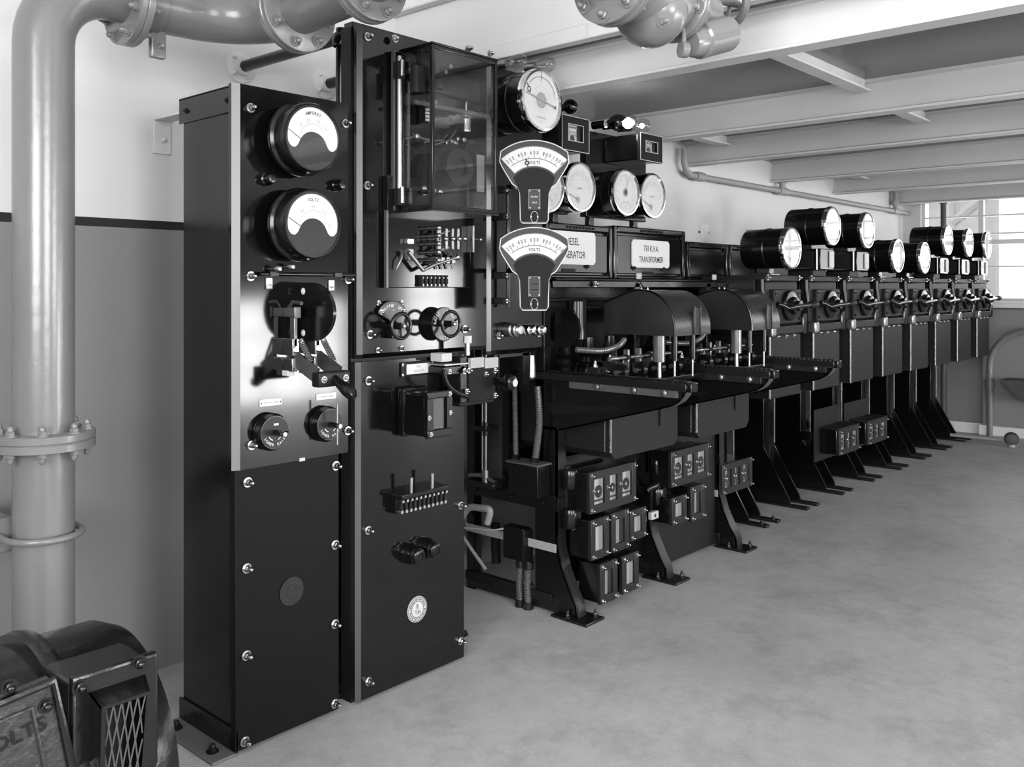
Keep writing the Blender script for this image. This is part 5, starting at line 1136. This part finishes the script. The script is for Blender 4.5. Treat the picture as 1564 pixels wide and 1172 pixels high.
# instruments standing over the nameplate housings -----------------------------------------------------------
YM = 2.50
for i, (u, v, l, sty, nd) in enumerate(((837, 285, 'round white dial peeping out behind the upper fan shaped voltmeter', 'hub', 60), (887, 286, 'round ammeter standing above the diesel generator nameplate', 'amp', 160), (957, 294, 'round white dial with a dark hub, above the transformer nameplate', 'hub', 75), (998, 299, 'round ammeter beside the dark hubbed dial above the transformer nameplate', 'amp', 158))):
    ym = YM; c = onY(u, v, ym); m_ = round_meter('round_meter', l, c, .112, .16, sty, 'meter', 'round meters above the nameplates', needle=nd)
for i, (X0_, X1_) in enumerate(((2.90, 3.36), (3.50, 4.02))):
    t = thing('instrument_stand', 'black plate and posts behind the dials above the %s nameplate' % ('diesel generator' if i == 0 else 'transformer'), 'stand', (X0_, 2.68, 1.7), 'stands above the nameplates')
    b = MB(); b.box(X0_, X1_, 2.66, 2.70, 1.74, 2.16, 'enamel', .004); b.build('plate', t)
    for xx in (X0_ + .04, X1_ - .10): b = MB(); b.box(xx, xx + .04, 2.672, 2.70, 1.70, 1.745, 'enamel', .003); b.build('post', t)
def kwh_box(u0, v0, u1, v1, Yf, label, back):
    a, c = onY(u0, v0, Yf), onY(u1, v1, Yf); t = thing('energy_meter', label, 'meter', (a.x, back, c.z), 'energy meters above the nameplates')
    z1, z0 = a.z, c.z; x0, x1 = a.x, c.x; z1 = zY(u1, 183 if u0 < 900 else 209, Yf)
    z0 = zY(u0, 228 if u0 < 900 else 244, Yf); h = z1 - z0; w = x1 - x0
    b = MB(); b.box(x0 + .004, x1 - .004, Yf + .015, back, z0 + .004, z1 - .004, 'enamel', .008); b.build('case', t)
    b = MB(); k = .045
    for A in ((x0, x0 + k, z0, z1), (x1 - k, x1, z0, z1), (x0 + k, x1 - k, z0, z0 + k), (x0 + k, x1 - k, z1 - k * .8, z1)): b.box(A[0], A[1], Yf, Yf + .018, A[2], A[3], 'face_grey')
    b.tube([(x0 + .002, Yf, z0 + .002), (x1 - .002, Yf, z0 + .002), (x1 - .002, Yf, z1 - .002), (x0 + .002, Yf, z1 - .002)], .0022, 'pale_grey', 6, closed=True); b.tube([(x0 + k, Yf - .001, z0 + k), (x1 - k, Yf - .001, z0 + k), (x1 - k, Yf - .001, z1 - k * .8), (x0 + k, Yf - .001, z1 - k * .8)], .002, 'pale_grey', 6, closed=True); b.build('cover_frame', t)
    b = MB(); gx0, gx1, gz0, gz1 = x0 + k, x1 - k, z0 + k, z1 - k * .8; gh = gz1 - gz0; gw = gx1 - gx0
    b.box(gx0, gx0 + gw * .72, Yf + .014, Yf + .016, gz0 + gh * .62, gz1, 'white'); b.box(gx0, gx0 + gw * .72, Yf + .014, Yf + .016, gz0, gz0 + gh * .36, 'white'); b.box(gx0, gx0 + gw * .72, Yf + .014, Yf + .016, gz0 + gh * .38, gz0 + gh * .60, 'pale_grey'); b.box(gx0 + gw * .72, gx1, Yf + .014, Yf + .016, gz0, gz1, 'black')
    for q in range(5): b.lathe([(0, 0), (gw * .05, 0)], (gx0 + gw * (.07 + .14 * q), Yf + .0135, gz0 + gh * .86), (0, -1, 0), 'print', 10)
    for q in range(3): b.box(gx0 + gw * (.08 + .2 * q), gx0 + gw * (.2 + .2 * q), Yf + .0132, Yf + .014, gz0 + gh * (.06 + .05 * (q % 2)), gz0 + gh * .3, 'midgrey')
    b.lathe([(0, 0), (gw * .14, 0)], (gx0 + gw * .42, Yf + .0130, gz0 + gh * .2), (0, -1, 0), 'print', 14); b.build('register', t)
    b = MB(); b.box(gx0, gx1, Yf + .008, Yf + .010, gz0, gz1, 'glass'); b.build('window', t)
    return t
kwh_box(858, 172, 900, 237, 2.44, 'grey framed energy meter with a windowed front, above the diesel generator ammeter', 2.655)
kwh_box(978, 203, 1012, 251, 2.44, 'grey framed energy meter with a windowed front, topped by three lamps', 2.655)
c = onY(871, 163, 2.5); t = thing('signal_lamp', 'dark round lamp on the energy meter nearer the synchroscope', 'lamp', (c.x, 2.55, c.z - .03))
b = MB(); b.sphere(c, .034, 'dark_glass', 24); b.sphere(c, .026, 'enamel', 16); b.build('bulb', t); b = MB(); b.cyl((c.x, 2.52, c.z), (c.x, 2.64, c.z), .016, 'enamel', 14); b.box(c.x - .012, c.x + .012, 2.60, 2.64, 2.10, c.z, 'enamel'); b.build('lamp_holder', t)
for i, (u, v, kind) in enumerate(((945, 187, 'dark'), (961, 188, 'lit'), (983, 192, 'clear'))):
    c = onY(u, v, 2.45); lab = ['dark bulb first in the line on the energy meter topped by three lamps', 'glowing bulb, middle of the three lamps on the energy meter', 'clear bulb, end of the three lamps on the energy meter'][i]
    t = thing('signal_lamp', lab, 'lamp', (c.x, 2.55, c.z - .03), 'three lamps on the energy meter')
    r = .040 if i < 2 else .034; b = MB(); b.lathe([(.012, -.075), (.014, -.06), (r * .98, -.018), (r, 0), (r * .8, r * .62), (r * .4, r * .93), (0, r)], c, (.1, -1, 0), 'bulb_glass' if kind != 'dark' else 'dark_glass', 24); b.build('bulb', t)
    if kind == 'lit': b = MB(); b.sphere(c + Vector((0, .01, 0)), .024, 'lit_bulb', 14); b.build('filament', t)
    else: b = MB(); b.sphere(c + Vector((0, .01, 0)), .011, 'lit_bulb' if kind == 'clear' else 'dull_steel', 10); b.build('filament', t)
    d = Vector((.1, -1, 0)).normalized(); b = MB(); b.cyl(c - d * .07, c - d * .14, .019, 'enamel', 16); b.build('lamp_holder', t)

# relay boxes on the frames below the oil tanks ------------------------------------------------------------------
t = thing('mounting_board', 'black steel sheet behind the windowed relay boxes of the truck cubicles', 'panel', (3.05, 2.45, 0))
b = MB(); b.box(CX[0] + .012, CX[1] - .002, 2.45, 2.456, .10, .66, 'enamel'); b.build('sheet', t)
b = MB(); b.box(CX[1] + .012, CX[2] - .002, 2.45, 2.456, .012, .66, 'grey_iron'); b.build('sheet', t)
def relay(u0, u1, vt, vb, Yf, n, label, shade=0, depth=.12, group='windowed relay boxes under the cubicles', back_to=None, top_r=None):
    x0, x1 = xY(u0, Yf), xY(u1, Yf); z1, z0 = zY(u0, vt, Yf), zY(u0, vb, Yf); h = z1 - z0; w = x1 - x0
    t = thing('relay_box', label, 'relay', (x0, Yf + depth, z0), group); fb = Yf + depth
    b = MB(); b.box(x0, x1, Yf + .016, fb, z0, z1, 'enamel', .006); b.build('case', t)
    gm = ['pale_grey', 'midgrey', 'offwhite'][shade]; mx_ = .030; cw = (w - mx_ * 2) / n
    b = MB(); b.box(x0 - .003, x0 + mx_, Yf, Yf + .018, z0 - .003, z1 + .003, 'dark_face', .003); b.box(x1 - mx_, x1 + .003, Yf, Yf + .018, z0 - .003, z1 + .003, 'dark_face', .003); b.box(x0 + mx_, x1 - mx_, Yf + .0005, Yf + .0175, z0 - .003, z0 + .030, 'dark_face'); b.box(x0 + mx_, x1 - mx_, Yf + .0005, Yf + .0175, z1 - .030, z1 + .003, 'dark_face')
    for k in range(1, n): b.box(x0 + mx_ + cw * k - .018, x0 + mx_ + cw * k + .018, Yf, Yf + .018, z0 + .030, z1 - .030, 'dark_face')
    b.build('cover_frame', t)
    for k in range(n):
        a = x0 + mx_ + cw * k + (.018 if k else 0); c = x0 + mx_ + cw * (k + 1) - (.018 if k < n - 1 else 0); gz0, gz1 = z0 + .030, z1 - .030
        b = MB(); b.box(a, c, Yf + .012, Yf + .014, gz0, gz1, gm); b.box(a + (c - a) * .55, c, Yf + .0112, Yf + .012, gz0, gz1, 'midgrey' if gm != 'midgrey' else 'face_grey')
        if h > .13 and n == 3: b.lathe([(0, 0), (min((c - a) * .36, .03), 0)], ((a + c) / 2 + .004, Yf + .0105, gz0 + (gz1 - gz0) * .48), (0, -1, 0), 'face_grey', 18); b.lathe([(0, 0), (.006, 0)], ((a + c) / 2 + .004, Yf + .0100, gz0 + (gz1 - gz0) * .48), (0, -1, 0), 'offwhite', 10); b.box(a, c, Yf + .0100, Yf + .0105, gz0 + .012, gz0 + .020, 'dark_face')
        b.build('relay_element', t)
        b = MB(); b.box(a, c, Yf + .006, Yf + .008, gz0, gz1, 'glass'); b.build('window', t)
    for xx, zz in ((x0 + .012, z0 + .012), (x1 - .012, z0 + .012), (x0 + .012, z1 - .012), (x1 - .012, z1 - .012)): bolt(t, (xx, Yf, zz), .0085, .018, 'cover_nut', 'steel')
    if n == 3:
        for k in range(n): bolt(t, (x0 + mx_ + cw * k - (.008 if k == 0 else 0), Yf, z0 + h * .55), .007, .014, 'cover_nut', 'steel')
    return t
YR = 2.30
relay(901.5, 971.5, 724, 786, YR, 3, 'three window relay box highest on the diesel generator frame', 2)
relay(903.5, 930, 797, 857, YR, 1, 'tall relay box with the palest window, first below the three window box', 2)
relay(935, 961, 786, 845, YR, 1, 'tall dim windowed relay box, second in the middle line', 1)
relay(963.5, 987, 782, 827, YR, 1, 'shorter relay box ending the middle line beside the curved foot', 0)
relay(918, 943, 864, 924, YR - .03, 1, 'relay box nearest the floor, first of the low pair', 1)
relay(951.5, 975.5, 852, 908, YR - .03, 1, 'relay box close to the floor, second of the low pair', 0)
relay(1026, 1083, 692, 745, YR, 3, 'three window relay box under the transformer oil tank', 0)
relay(1027, 1049, 762.5, 803, YR, 1, 'small relay box with a blank pale window on the transformer frame', 0)
relay(1056, 1076, 745.5, 797, YR, 1, 'tall relay box beside the blank pale window on the transformer frame', 1)
relay(1103.5, 1149, 712, 757, 2.42, 3, 'three window relay box just past the third curved foot', 1, .26)
# fittings beside the relay boxes: fuse carriers on straps
for (u, v0, v1, l) in ((866, 722, 800, 'black fuse carriers on a strap beside the three window relay box of the diesel frame'), (1000, 705, 765, 'black fuse carriers on a strap beside the three window relay box of the transformer frame')):
    Y = 2.40; a, c = onY(u, v0, Y), onY(u, v1, Y); t = thing('fuse_rack', l, 'fuse holder', (a.x, Y, c.z), 'fuse racks on the relay panel')
    b = MB(); b.box(a.x + .02, a.x + .05, Y + .02, Y + .049, c.z - .02, a.z + .02, 'grey_iron', .003); b.build('strap', t)
    for k in range(2):
        zz = a.z - .03 - (a.z - c.z - .05) * k; b = MB(); b.lathe([(.0, -.04), (.032, -.04), (.036, -.03), (.036, .03), (.032, .04), (0, .04)], (a.x + .02, Y, zz), (0, 0, 1), 'enamel', 20); b.box(a.x + .03, a.x + .075, Y - .02, Y + .03, zz - .03, zz + .035, 'face_grey' if k == 0 else 'enamel_rough', .004); b.build('fuse_carrier', t)
        bolt(t, (a.x + .045, Y - .0, zz - .05), .010, .016, 'bolt', 'dull_steel')
p = onY(1001, 770, 2.36); t = thing('cable_clamp', 'small pale terminal lug by the blank windowed relay box', 'clamp', (p.x, 2.36, p.z))
b = MB(); b.tube(smooth([(p.x - .05, 2.38, p.z + .07), (p.x, 2.36, p.z + .09), (p.x + .06, 2.38, p.z + .08)], 6), .02, 'enamel', 10); b.build('gland', t)
b = MB(); q = onY(998, 787, 2.36); b.box(q.x - .03, q.x + .03, 2.35, 2.37, q.z - .018, q.z + .018, 'pale_grey', .003); b.lathe([(0, 0), (.009, 0)], (q.x, 2.3495, q.z), (0, -1, 0), 'print', 12); b.box(q.x - .012, q.x + .012, 2.37, 2.45, q.z - .01, q.z + .12, 'enamel'); b.build('lug', t)

# cables and boxes in the open end of the diesel cubicle ---------------------------------------------------------
XE = 3.02
t = thing('junction_box', 'black steel junction box under two flexible conduits at the open cubicle end', 'box', (XE, 2.6, .5))
XJ = 2.90; a, c = onX(776, 706, XJ), onX(826, 712, XJ)
b = MB(); b.box(XJ, 2.987, c.y + .02, a.y, .505, a.z, 'enamel', .004); b.build('body', t)
b = MB(); b.box(XJ - .008, 2.987, c.y + .01, a.y + .01, a.z, a.z + .008, 'hopper_grey', .002); b.build('lid', t)
zl = a.z + .008
for i, (uv, l) in enumerate((([(786, 590), (787, 640), (788, 706)], 'straight flexible conduit into the junction box'), ([(821, 590), (824, 640), (821, 675), (817, 706)], 'slightly bowed flexible conduit into the junction box'))):
    pts = [onX(u, v, XJ + .045) for u, v in uv]; pts[-1].z = zl; t = thing('flexible_conduit', l, 'conduit', pts[-1], 'flexible conduits at the open cubicle end')
    b = MB(); b.hose(pts, .013 if i == 0 else .016, 'hose', .009); b.build('hose', t); b = MB(); b.cyl(pts[-1], pts[-1] + Vector((0, 0, .02)), .021, 'enamel', 6); b.build('gland', t)
t = thing('cable_box', 'small black cable box above two floor conduits at the open cubicle end', 'box', (XE, 2.7, .2))
a, c = onX(768, 802, XE - .06), onX(798, 812, XE - .06)
b = MB(); zb_ = onX(770, 852, XE - .06).z; b.box(XE - .06, XE - .004, c.y, a.y, zb_, a.z, 'enamel', .004); b.build('body', t)
b = MB(); b.box(XE - .064, XE - .004, c.y - .012, c.y, zb_, a.z - .005, 'enamel_rough', .003); b.build('end_cap', t)
for i, (u, l) in enumerate(((770, 'short flexible conduit rising from the floor, farther from the curved foot'), (787, 'short flexible conduit rising from the floor, closer to the curved foot'))):
    p = onZ(u + 0, 936 if i == 0 else 938, 0); top = Vector((XE - .035, p.y + .01, zb_))
    p = Vector((XE - .05, p.y, 0)); t = thing('flexible_conduit', l, 'conduit', p, 'flexible conduits at the open cubicle end')
    b = MB(); b.hose([p + Vector((0, 0, .02)), p.lerp(top, .5) + Vector((0, .006, 0)), top - Vector((0, 0, .0))], .0175, 'hose', .010); b.build('hose', t)
    for q in (p, top - Vector((0, 0, .03))): b = MB(); b.cyl(q, q + Vector((0, 0, .03)), .024, 'enamel_rough', 12); b.build('gland', t)
t = thing('flexible_conduit', 'flexible conduit curling behind the first curved foot', 'conduit', (XE, 2.6, .1), 'flexible conduits at the open cubicle end')
pts = [onX(u, v, XE + .02) for u, v in ((822, 836), (808, 856), (804, 880), (815, 899), (836, 905), (860, 903))]
b = MB(); b.hose(pts, .018, 'hose', .011); b.build('hose', t)
t = thing('operating_rod', 'slim vertical steel rod with guide fittings behind the trip relay', 'rod', onX(742, 735, 2.9))
p, q = onX(742, 612, 2.90), onX(742, 728, 2.90)
b = MB(); b.cyl(p + Vector((0, 0, .3)), q, .007, 'dull_steel', 12); b.cyl(p + Vector((0, .02, .3)), q + Vector((0, .02, 0)), .005, 'dull_steel', 10); b.build('rod', t)
b = MB(); m_ = onX(742, 655, 2.90); b.box(2.88, 2.96, m_.y - .02, m_.y + .07, m_.z - .012, m_.z + .012, 'enamel_rough', .004); b.cyl(m_ - Vector((0, 0, .03)), m_ + Vector((0, 0, .03)), .014, 'enamel_rough', 12); b.build('guide', t)
b = MB(); b.box(2.86, 2.98, q.y - .08, q.y + .10, q.z - .04, q.z - .02, 'enamel_rough', .004); b.tube([q + Vector((0, .1, -.01)), q + Vector((0, .03, .0)), q + Vector((0, -.06, -.02))], .012, 'dull_steel', 10); b.cyl(q - Vector((0, 0, .02)), q + Vector((0, 0, .03)), .018, 'dull_steel', 12); b.box(2.90, 2.985, q.y - .06, q.y + .06, .50, q.z - .03, 'enamel'); b.build('crank_base', t)
t = thing('cable_loom', 'braided pale cables looping under the middle rail near the wide panel', 'cable', (2.95, 2.9, .3))
b = MB(); pts = [onX(u, v, 2.95) for u, v in ((706, 790), (716, 776), (732, 776), (748, 780), (744, 800))]; b.tube(smooth(pts, 8), .016, 'midgrey', 12); b.build('cable', t)
b = MB(); pts = [onX(u, v, 2.93) for u, v in ((700, 806), (725, 808), (750, 810), (768, 808))]; b.tube(smooth(pts, 8), .004, 'pale_grey', 8); b.build('wire', t)
b = MB(); pts = [onX(u, v, 2.96) for u, v in ((704, 815), (722, 842), (742, 870))]; b.tube(pts, .008, 'midgrey', 8); b.build('stay', t)
b = MB(); pts = [onX(u, v, 3.05) for u, v in ((757, 800), (757, 830), (758, 860))]; b.tube(pts, .022, 'face_grey', 12); b.build('sheath', t)

# ================================================================== FAR ROW OF OIL SWITCH PILLARS
SP = .5572; X0 = 4.532; YF = 2.22
def make_switch(X, label):
    t = thing('oil_switch', label, 'switchgear', (X, 2.6, 0), 'oil switch pillars of the far row')
    w = .405
    b = MB(); b.box(X + .012, X + w, YF, 2.62, .79, 1.138, 'grey_iron', .008); tk = b.build('oil_tank', t)
    b = MB(); b.cyl((X + .014, YF + .002, .795), (X + .014, YF + .002, 1.13), .009, 'seam', 14); b.build('corner_seam', tk)
    b = MB(); b.box(X - .005, X + w + .03, YF - .015, 2.64, 1.138, 1.185, 'grey_iron', .006); b.build('tank_flange', t)
    b = MB(); b.box(X - .012, X + .045, YF - .028, YF + .03, 1.130, 1.195, 'dull_steel', .010); b.build('clamp', t)
    b = MB(); b.box(X + w - .01, X + w + .045, YF - .02, YF + .03, 1.13, 1.25, 'enamel', .010); b.build('clamp', t)
    for k in range(3): bolt(t, (X + .11 + .10 * k, YF + .001, 1.128), .011, .016, 'bolt', 'steel')
    b = MB(); b.box(X + .0, X + w, YF + .02, 2.60, 1.185, 1.43, 'grey_iron', .010); b.build('mechanism_case', t)
    b = MB(); b.box(X + .06, X + w - .005, YF - .004, YF + .022, 1.195, 1.385, 'grey_iron', .006); cv = b.build('cover', t)
    for xx in (X + .085, X + w - .03):
        for zz in (1.22, 1.362): bolt(cv, (xx, YF - .004, zz), .009, .012, 'bolt', 'enamel')
    b = MB(); [b.box(X + .20 + .018 * q, X + .213 + .018 * q, YF - .0046, YF - .0042, 1.355, 1.368, 'pale_grey') for q in range(4)]; b.build('cover_lettering', cv)
    cx, cz = X + .235, 1.295
    b = MB(); b.lathe([(.085, 0), (.085, .014), (.078, .022), (.05, .026), (.045, .05), (.028, .054), (.028, .075), (0, .076)], (cx, YF - .004, cz), (0, -1, 0), 'enamel', 30); b.build('handle_boss', t)
    b = MB(); y = YF - .075; b.tube([(cx - .15, y, cz - .012), (cx - .05, y, cz - .004), (cx + .08, y, cz), (cx + .13, y, cz + .004)], [.012, .013, .012, .012], 'enamel', 12); b.lathe([(.012, 0), (.021, .015), (.022, .06), (.018, .09), (0, .10)], (cx + .12, y, cz + .003), (1, 0, .02), 'grey_iron', 16); b.tube([(cx - .15, y, cz - .012), (cx - .19, y + .02, cz + .008), (cx - .22, y + .03, cz + .012)], .013, 'enamel', 10); b.build('operating_handle', t)
    b = MB(); b.box(X - .01, X + w + .015, YF + .01, 2.62, 1.43, 1.462, 'grey_iron', .006); b.build('top_plate', t)
    bolt(t, (X + .012, YF + .01, 1.45), .014, .02, 'bolt', 'dull_steel'); bolt(t, (X + w, YF + .01, 1.45), .012, .02)
    b = MB(); b.box(X + .03, X + w + .10, 2.645, 3.0, .86, 1.437, 'enamel'); b.build('busbar_chamber', t)
    b = MB(); b.box(X - .035, X + .0, YF + .06, 2.6, 1.19, 1.44, 'enamel', .004); b.tube([(X - .018, YF + .03, 1.44), (X - .018, YF + .03, 1.39), (X - .012, YF + .02, 1.30)], .012, 'enamel_rough', 10); b.build('cable_bracket', t)
    # pedestal
    pl = X + .353
    b = MB(); b.box(pl, pl + .16, 2.70, 2.96, .0, .90, 'enamel', .004); pd = b.build('pedestal', t)
    b = MB(); b.cyl((pl + .154, 2.70, .37), (pl + .154, 2.70, .9), .007, 'seam', 12); b.build('edge_bead', pd)
    b = MB(); b.box(pl - .38, pl, 2.94, 2.95, .03, 1.0, 'enamel'); b.build('back_sheet', t)
    for xx in (pl, pl + .148):
        b = MB(); b.prism([(2.702, .36), (2.53, .06), (2.52, .03), (2.52, .018), (2.702, .018)], 'x', xx, xx + .012, 'enamel'); b.build('gusset', pd)
        b = MB(); b.box(xx - .012, xx + .030, 2.40, 2.97, .0, .018, 'enamel_rough', .003); f = b.build('foot_strip', pd)
        bolt(f, (xx + .009, 2.44, .018), .012, .022, 'bolt', 'enamel_rough', (0, 0, 1))
    b = MB(); b.box(pl + .055, pl + .065, 2.690, 2.70, .02, .9, 'enamel_rough'); b.cyl((pl + .19, 2.76, .02), (pl + .19, 2.76, .9), .018, 'enamel', 14); b.build('cable_pipe', t)
    return t
sw_lab = ['oil switch pillar nearest the domed breakers, first of the far row', 'second oil switch pillar, its double foot before the first far relay box',
          'third oil switch pillar, its meter raised on a small box', 'fourth oil switch pillar, with a low round meter', 'fifth oil switch pillar, with a low round meter beside the raised three',
          'sixth oil switch pillar, first of the three against the window', 'seventh oil switch pillar, middle of the three against the window', 'last oil switch pillar, next to the end window']
s0 = make_switch(X0, sw_lab[0])
for k in range(1, 8): dup(s0, (SP * k, 0, 0), sw_lab[k])
# first pedestal before the row
t = thing('pedestal', 'narrow black pedestal on two feet just past the third curved frame', 'pedestal', (4.42, 2.8, 0))
pl = 4.335
b = MB(); b.box(4.445, 4.50, 2.70, 2.96, 0, .85, 'enamel', .004); b.build('column', t)
for xx in (4.445, 4.488):
    b = MB(); b.prism([(2.702, .36), (2.53, .06), (2.52, .03), (2.52, .018), (2.702, .018)], 'x', xx, xx + .012, 'enamel'); b.build('gusset', t)
    b = MB(); b.box(xx - .002, xx + .014, 2.45, 2.97, 0, .018, 'enamel_rough', .003); b.build('foot_strip', t)
# round ammeters on top: 1 low, 2 raised, 2 low, 3 raised
RM, DM = .115, .26
mt = [(0, 0, 'amp'), (1, 1, 'amp'), (2, 1, 'amp'), (3, 0, 'amp'), (4, 0, 'amp'), (5, 1, 'amp'), (6, 1, 'amp'), (7, 1, 'amp')]
ml = ['low round ammeter on the first far pillar beside the pale card', 'raised round ammeter, first of two on small boxes mid row', 'raised round ammeter, second of two on small boxes mid row', 'low round ammeter on the fourth far pillar', 'low round ammeter on the fifth far pillar',
      'raised round ammeter, first of three against the window', 'raised round ammeter, middle of three against the window', 'raised round ammeter on the last pillar']
lowm = None; highm = None; boxp = None
for (k, hi, st), l in zip(mt, ml):
    c = Vector((X0 + .205 + SP * k, 2.18, 1.762 if hi else 1.612))
    if lowm is None: lowm = round_meter('round_ammeter', l, c, RM, DM, st, 'meter', 'ammeters on the far row'); m0 = c
    else: dup(lowm, c - m0, l)
    # support
    if hi:
        lb = ['', 'small windowed box carrying the first raised ammeter mid row', 'small windowed box carrying the second raised ammeter mid row', '', '', 'small box under the first ammeter against the window', 'small box under the middle ammeter against the window', 'small box under the last ammeter'][k]
        if boxp is None:
            bxx = c.x; x0_, x1_ = c.x - .135, c.x + .06
            t = thing('meter_plinth', lb, 'box', (c.x, 2.4, 1.462), 'boxes under the raised ammeters'); boxp = t; boxc = c.copy()
            b = MB(); b.box(x0_, x1_, 2.20, 2.42, 1.50, 1.625, 'enamel', .005); b.build('case', t)
            b = MB(); b.box(x1_ - .075, x1_ - .012, 2.192, 2.20, 1.515, 1.612, 'pale_grey', .002); b.build('window', t)
            b = MB(); b.box(x0_ - .003, x0_ - .0, 2.24, 2.38, 1.515, 1.61, 'face_grey', .001); b.build('side_plate', t)
            for yy in (2.22, 2.40): b = MB(); b.cyl((x0_ - .006, yy, 1.50), (x0_ - .006, yy, 1.622), .005, 'dull_steel', 8); b.build('stay_rod', t)
            b = MB(); b.box(c.x - .03, c.x + .03, 2.30, 2.40, 1.625, 1.66, 'enamel', .004); b.build('neck', t)
            b = MB(); b.box(c.x - .10, c.x + .05, 2.26, 2.42, 1.462, 1.50, 'grey_iron', .004); b.build('foot', t)
        else: dup(boxp, (c.x - boxc.x, 0, 0), lb)
    else:
        t = thing('meter_post', 'short black post under the ammeter on the %s far pillar' % ['first', '', '', 'fourth', 'fifth'][k], 'post', (c.x, 2.34, 1.462), 'posts under the low ammeters')
        b = MB(); b.box(c.x - .03, c.x + .03, 2.30, 2.38, 1.463, 1.505, 'enamel', .005); b.build('column', t); b = MB(); b.box(c.x - .06, c.x + .06, 2.28, 2.40, 1.462, 1.474, 'enamel', .003); b.build('foot', t)
# relay boxes on the pedestals of the row
for (u0, u1, vt, vb, l) in ((1282, 1312, 658, 696, 'three window relay box on the second far pedestal'), (1326, 1355, 646, 680, 'three window relay box with a mesh side on the third far pedestal')):
    Y = 2.33; r = relay(u0, u1, vt, vb, Y, 3, l, 0, .125, 'relay boxes on the far pedestals'); x0_ = xY(u0, Y); x1_ = xY(u1, Y); z1 = zY(u0, vt, Y); z0 = zY(u0, vb, Y)
    b = MB(); b.box(x0_ - .01, x1_ + .01, Y - .004, Y + .13, z1 + .0005, z1 + .012, 'grey_iron', .003); b.build('lid', r)
    b = MB(); b.box(x0_ - .09, x1_ - .04, Y + .128, Y + .134, z0 - .05, z1 + .13, 'grey_iron', .002); b.box((x0_ + x1_) / 2 - .05, (x0_ + x1_) / 2 + .03, Y + .134, 2.70, (z0 + z1) / 2 - .03, (z0 + z1) / 2 + .03, 'enamel'); b.build('mounting_plate', r)

p = onX(1441, 340, 9.30); t = thing('drop_pipe', 'dark slim pipe dropping in front of the end window beside the last ammeters', 'pipe', (9.30, p.y, 1.3))
b = MB(); b.cyl((9.30, p.y, .0), (9.30, p.y, CZ - .001), .026, 'hopper_grey', 16); b.build('tube', t); b = MB(); b.cyl((9.30, p.y, 2.20), (9.30, p.y, 2.23), .036, 'hopper_grey', 16); b.build('collar', t)
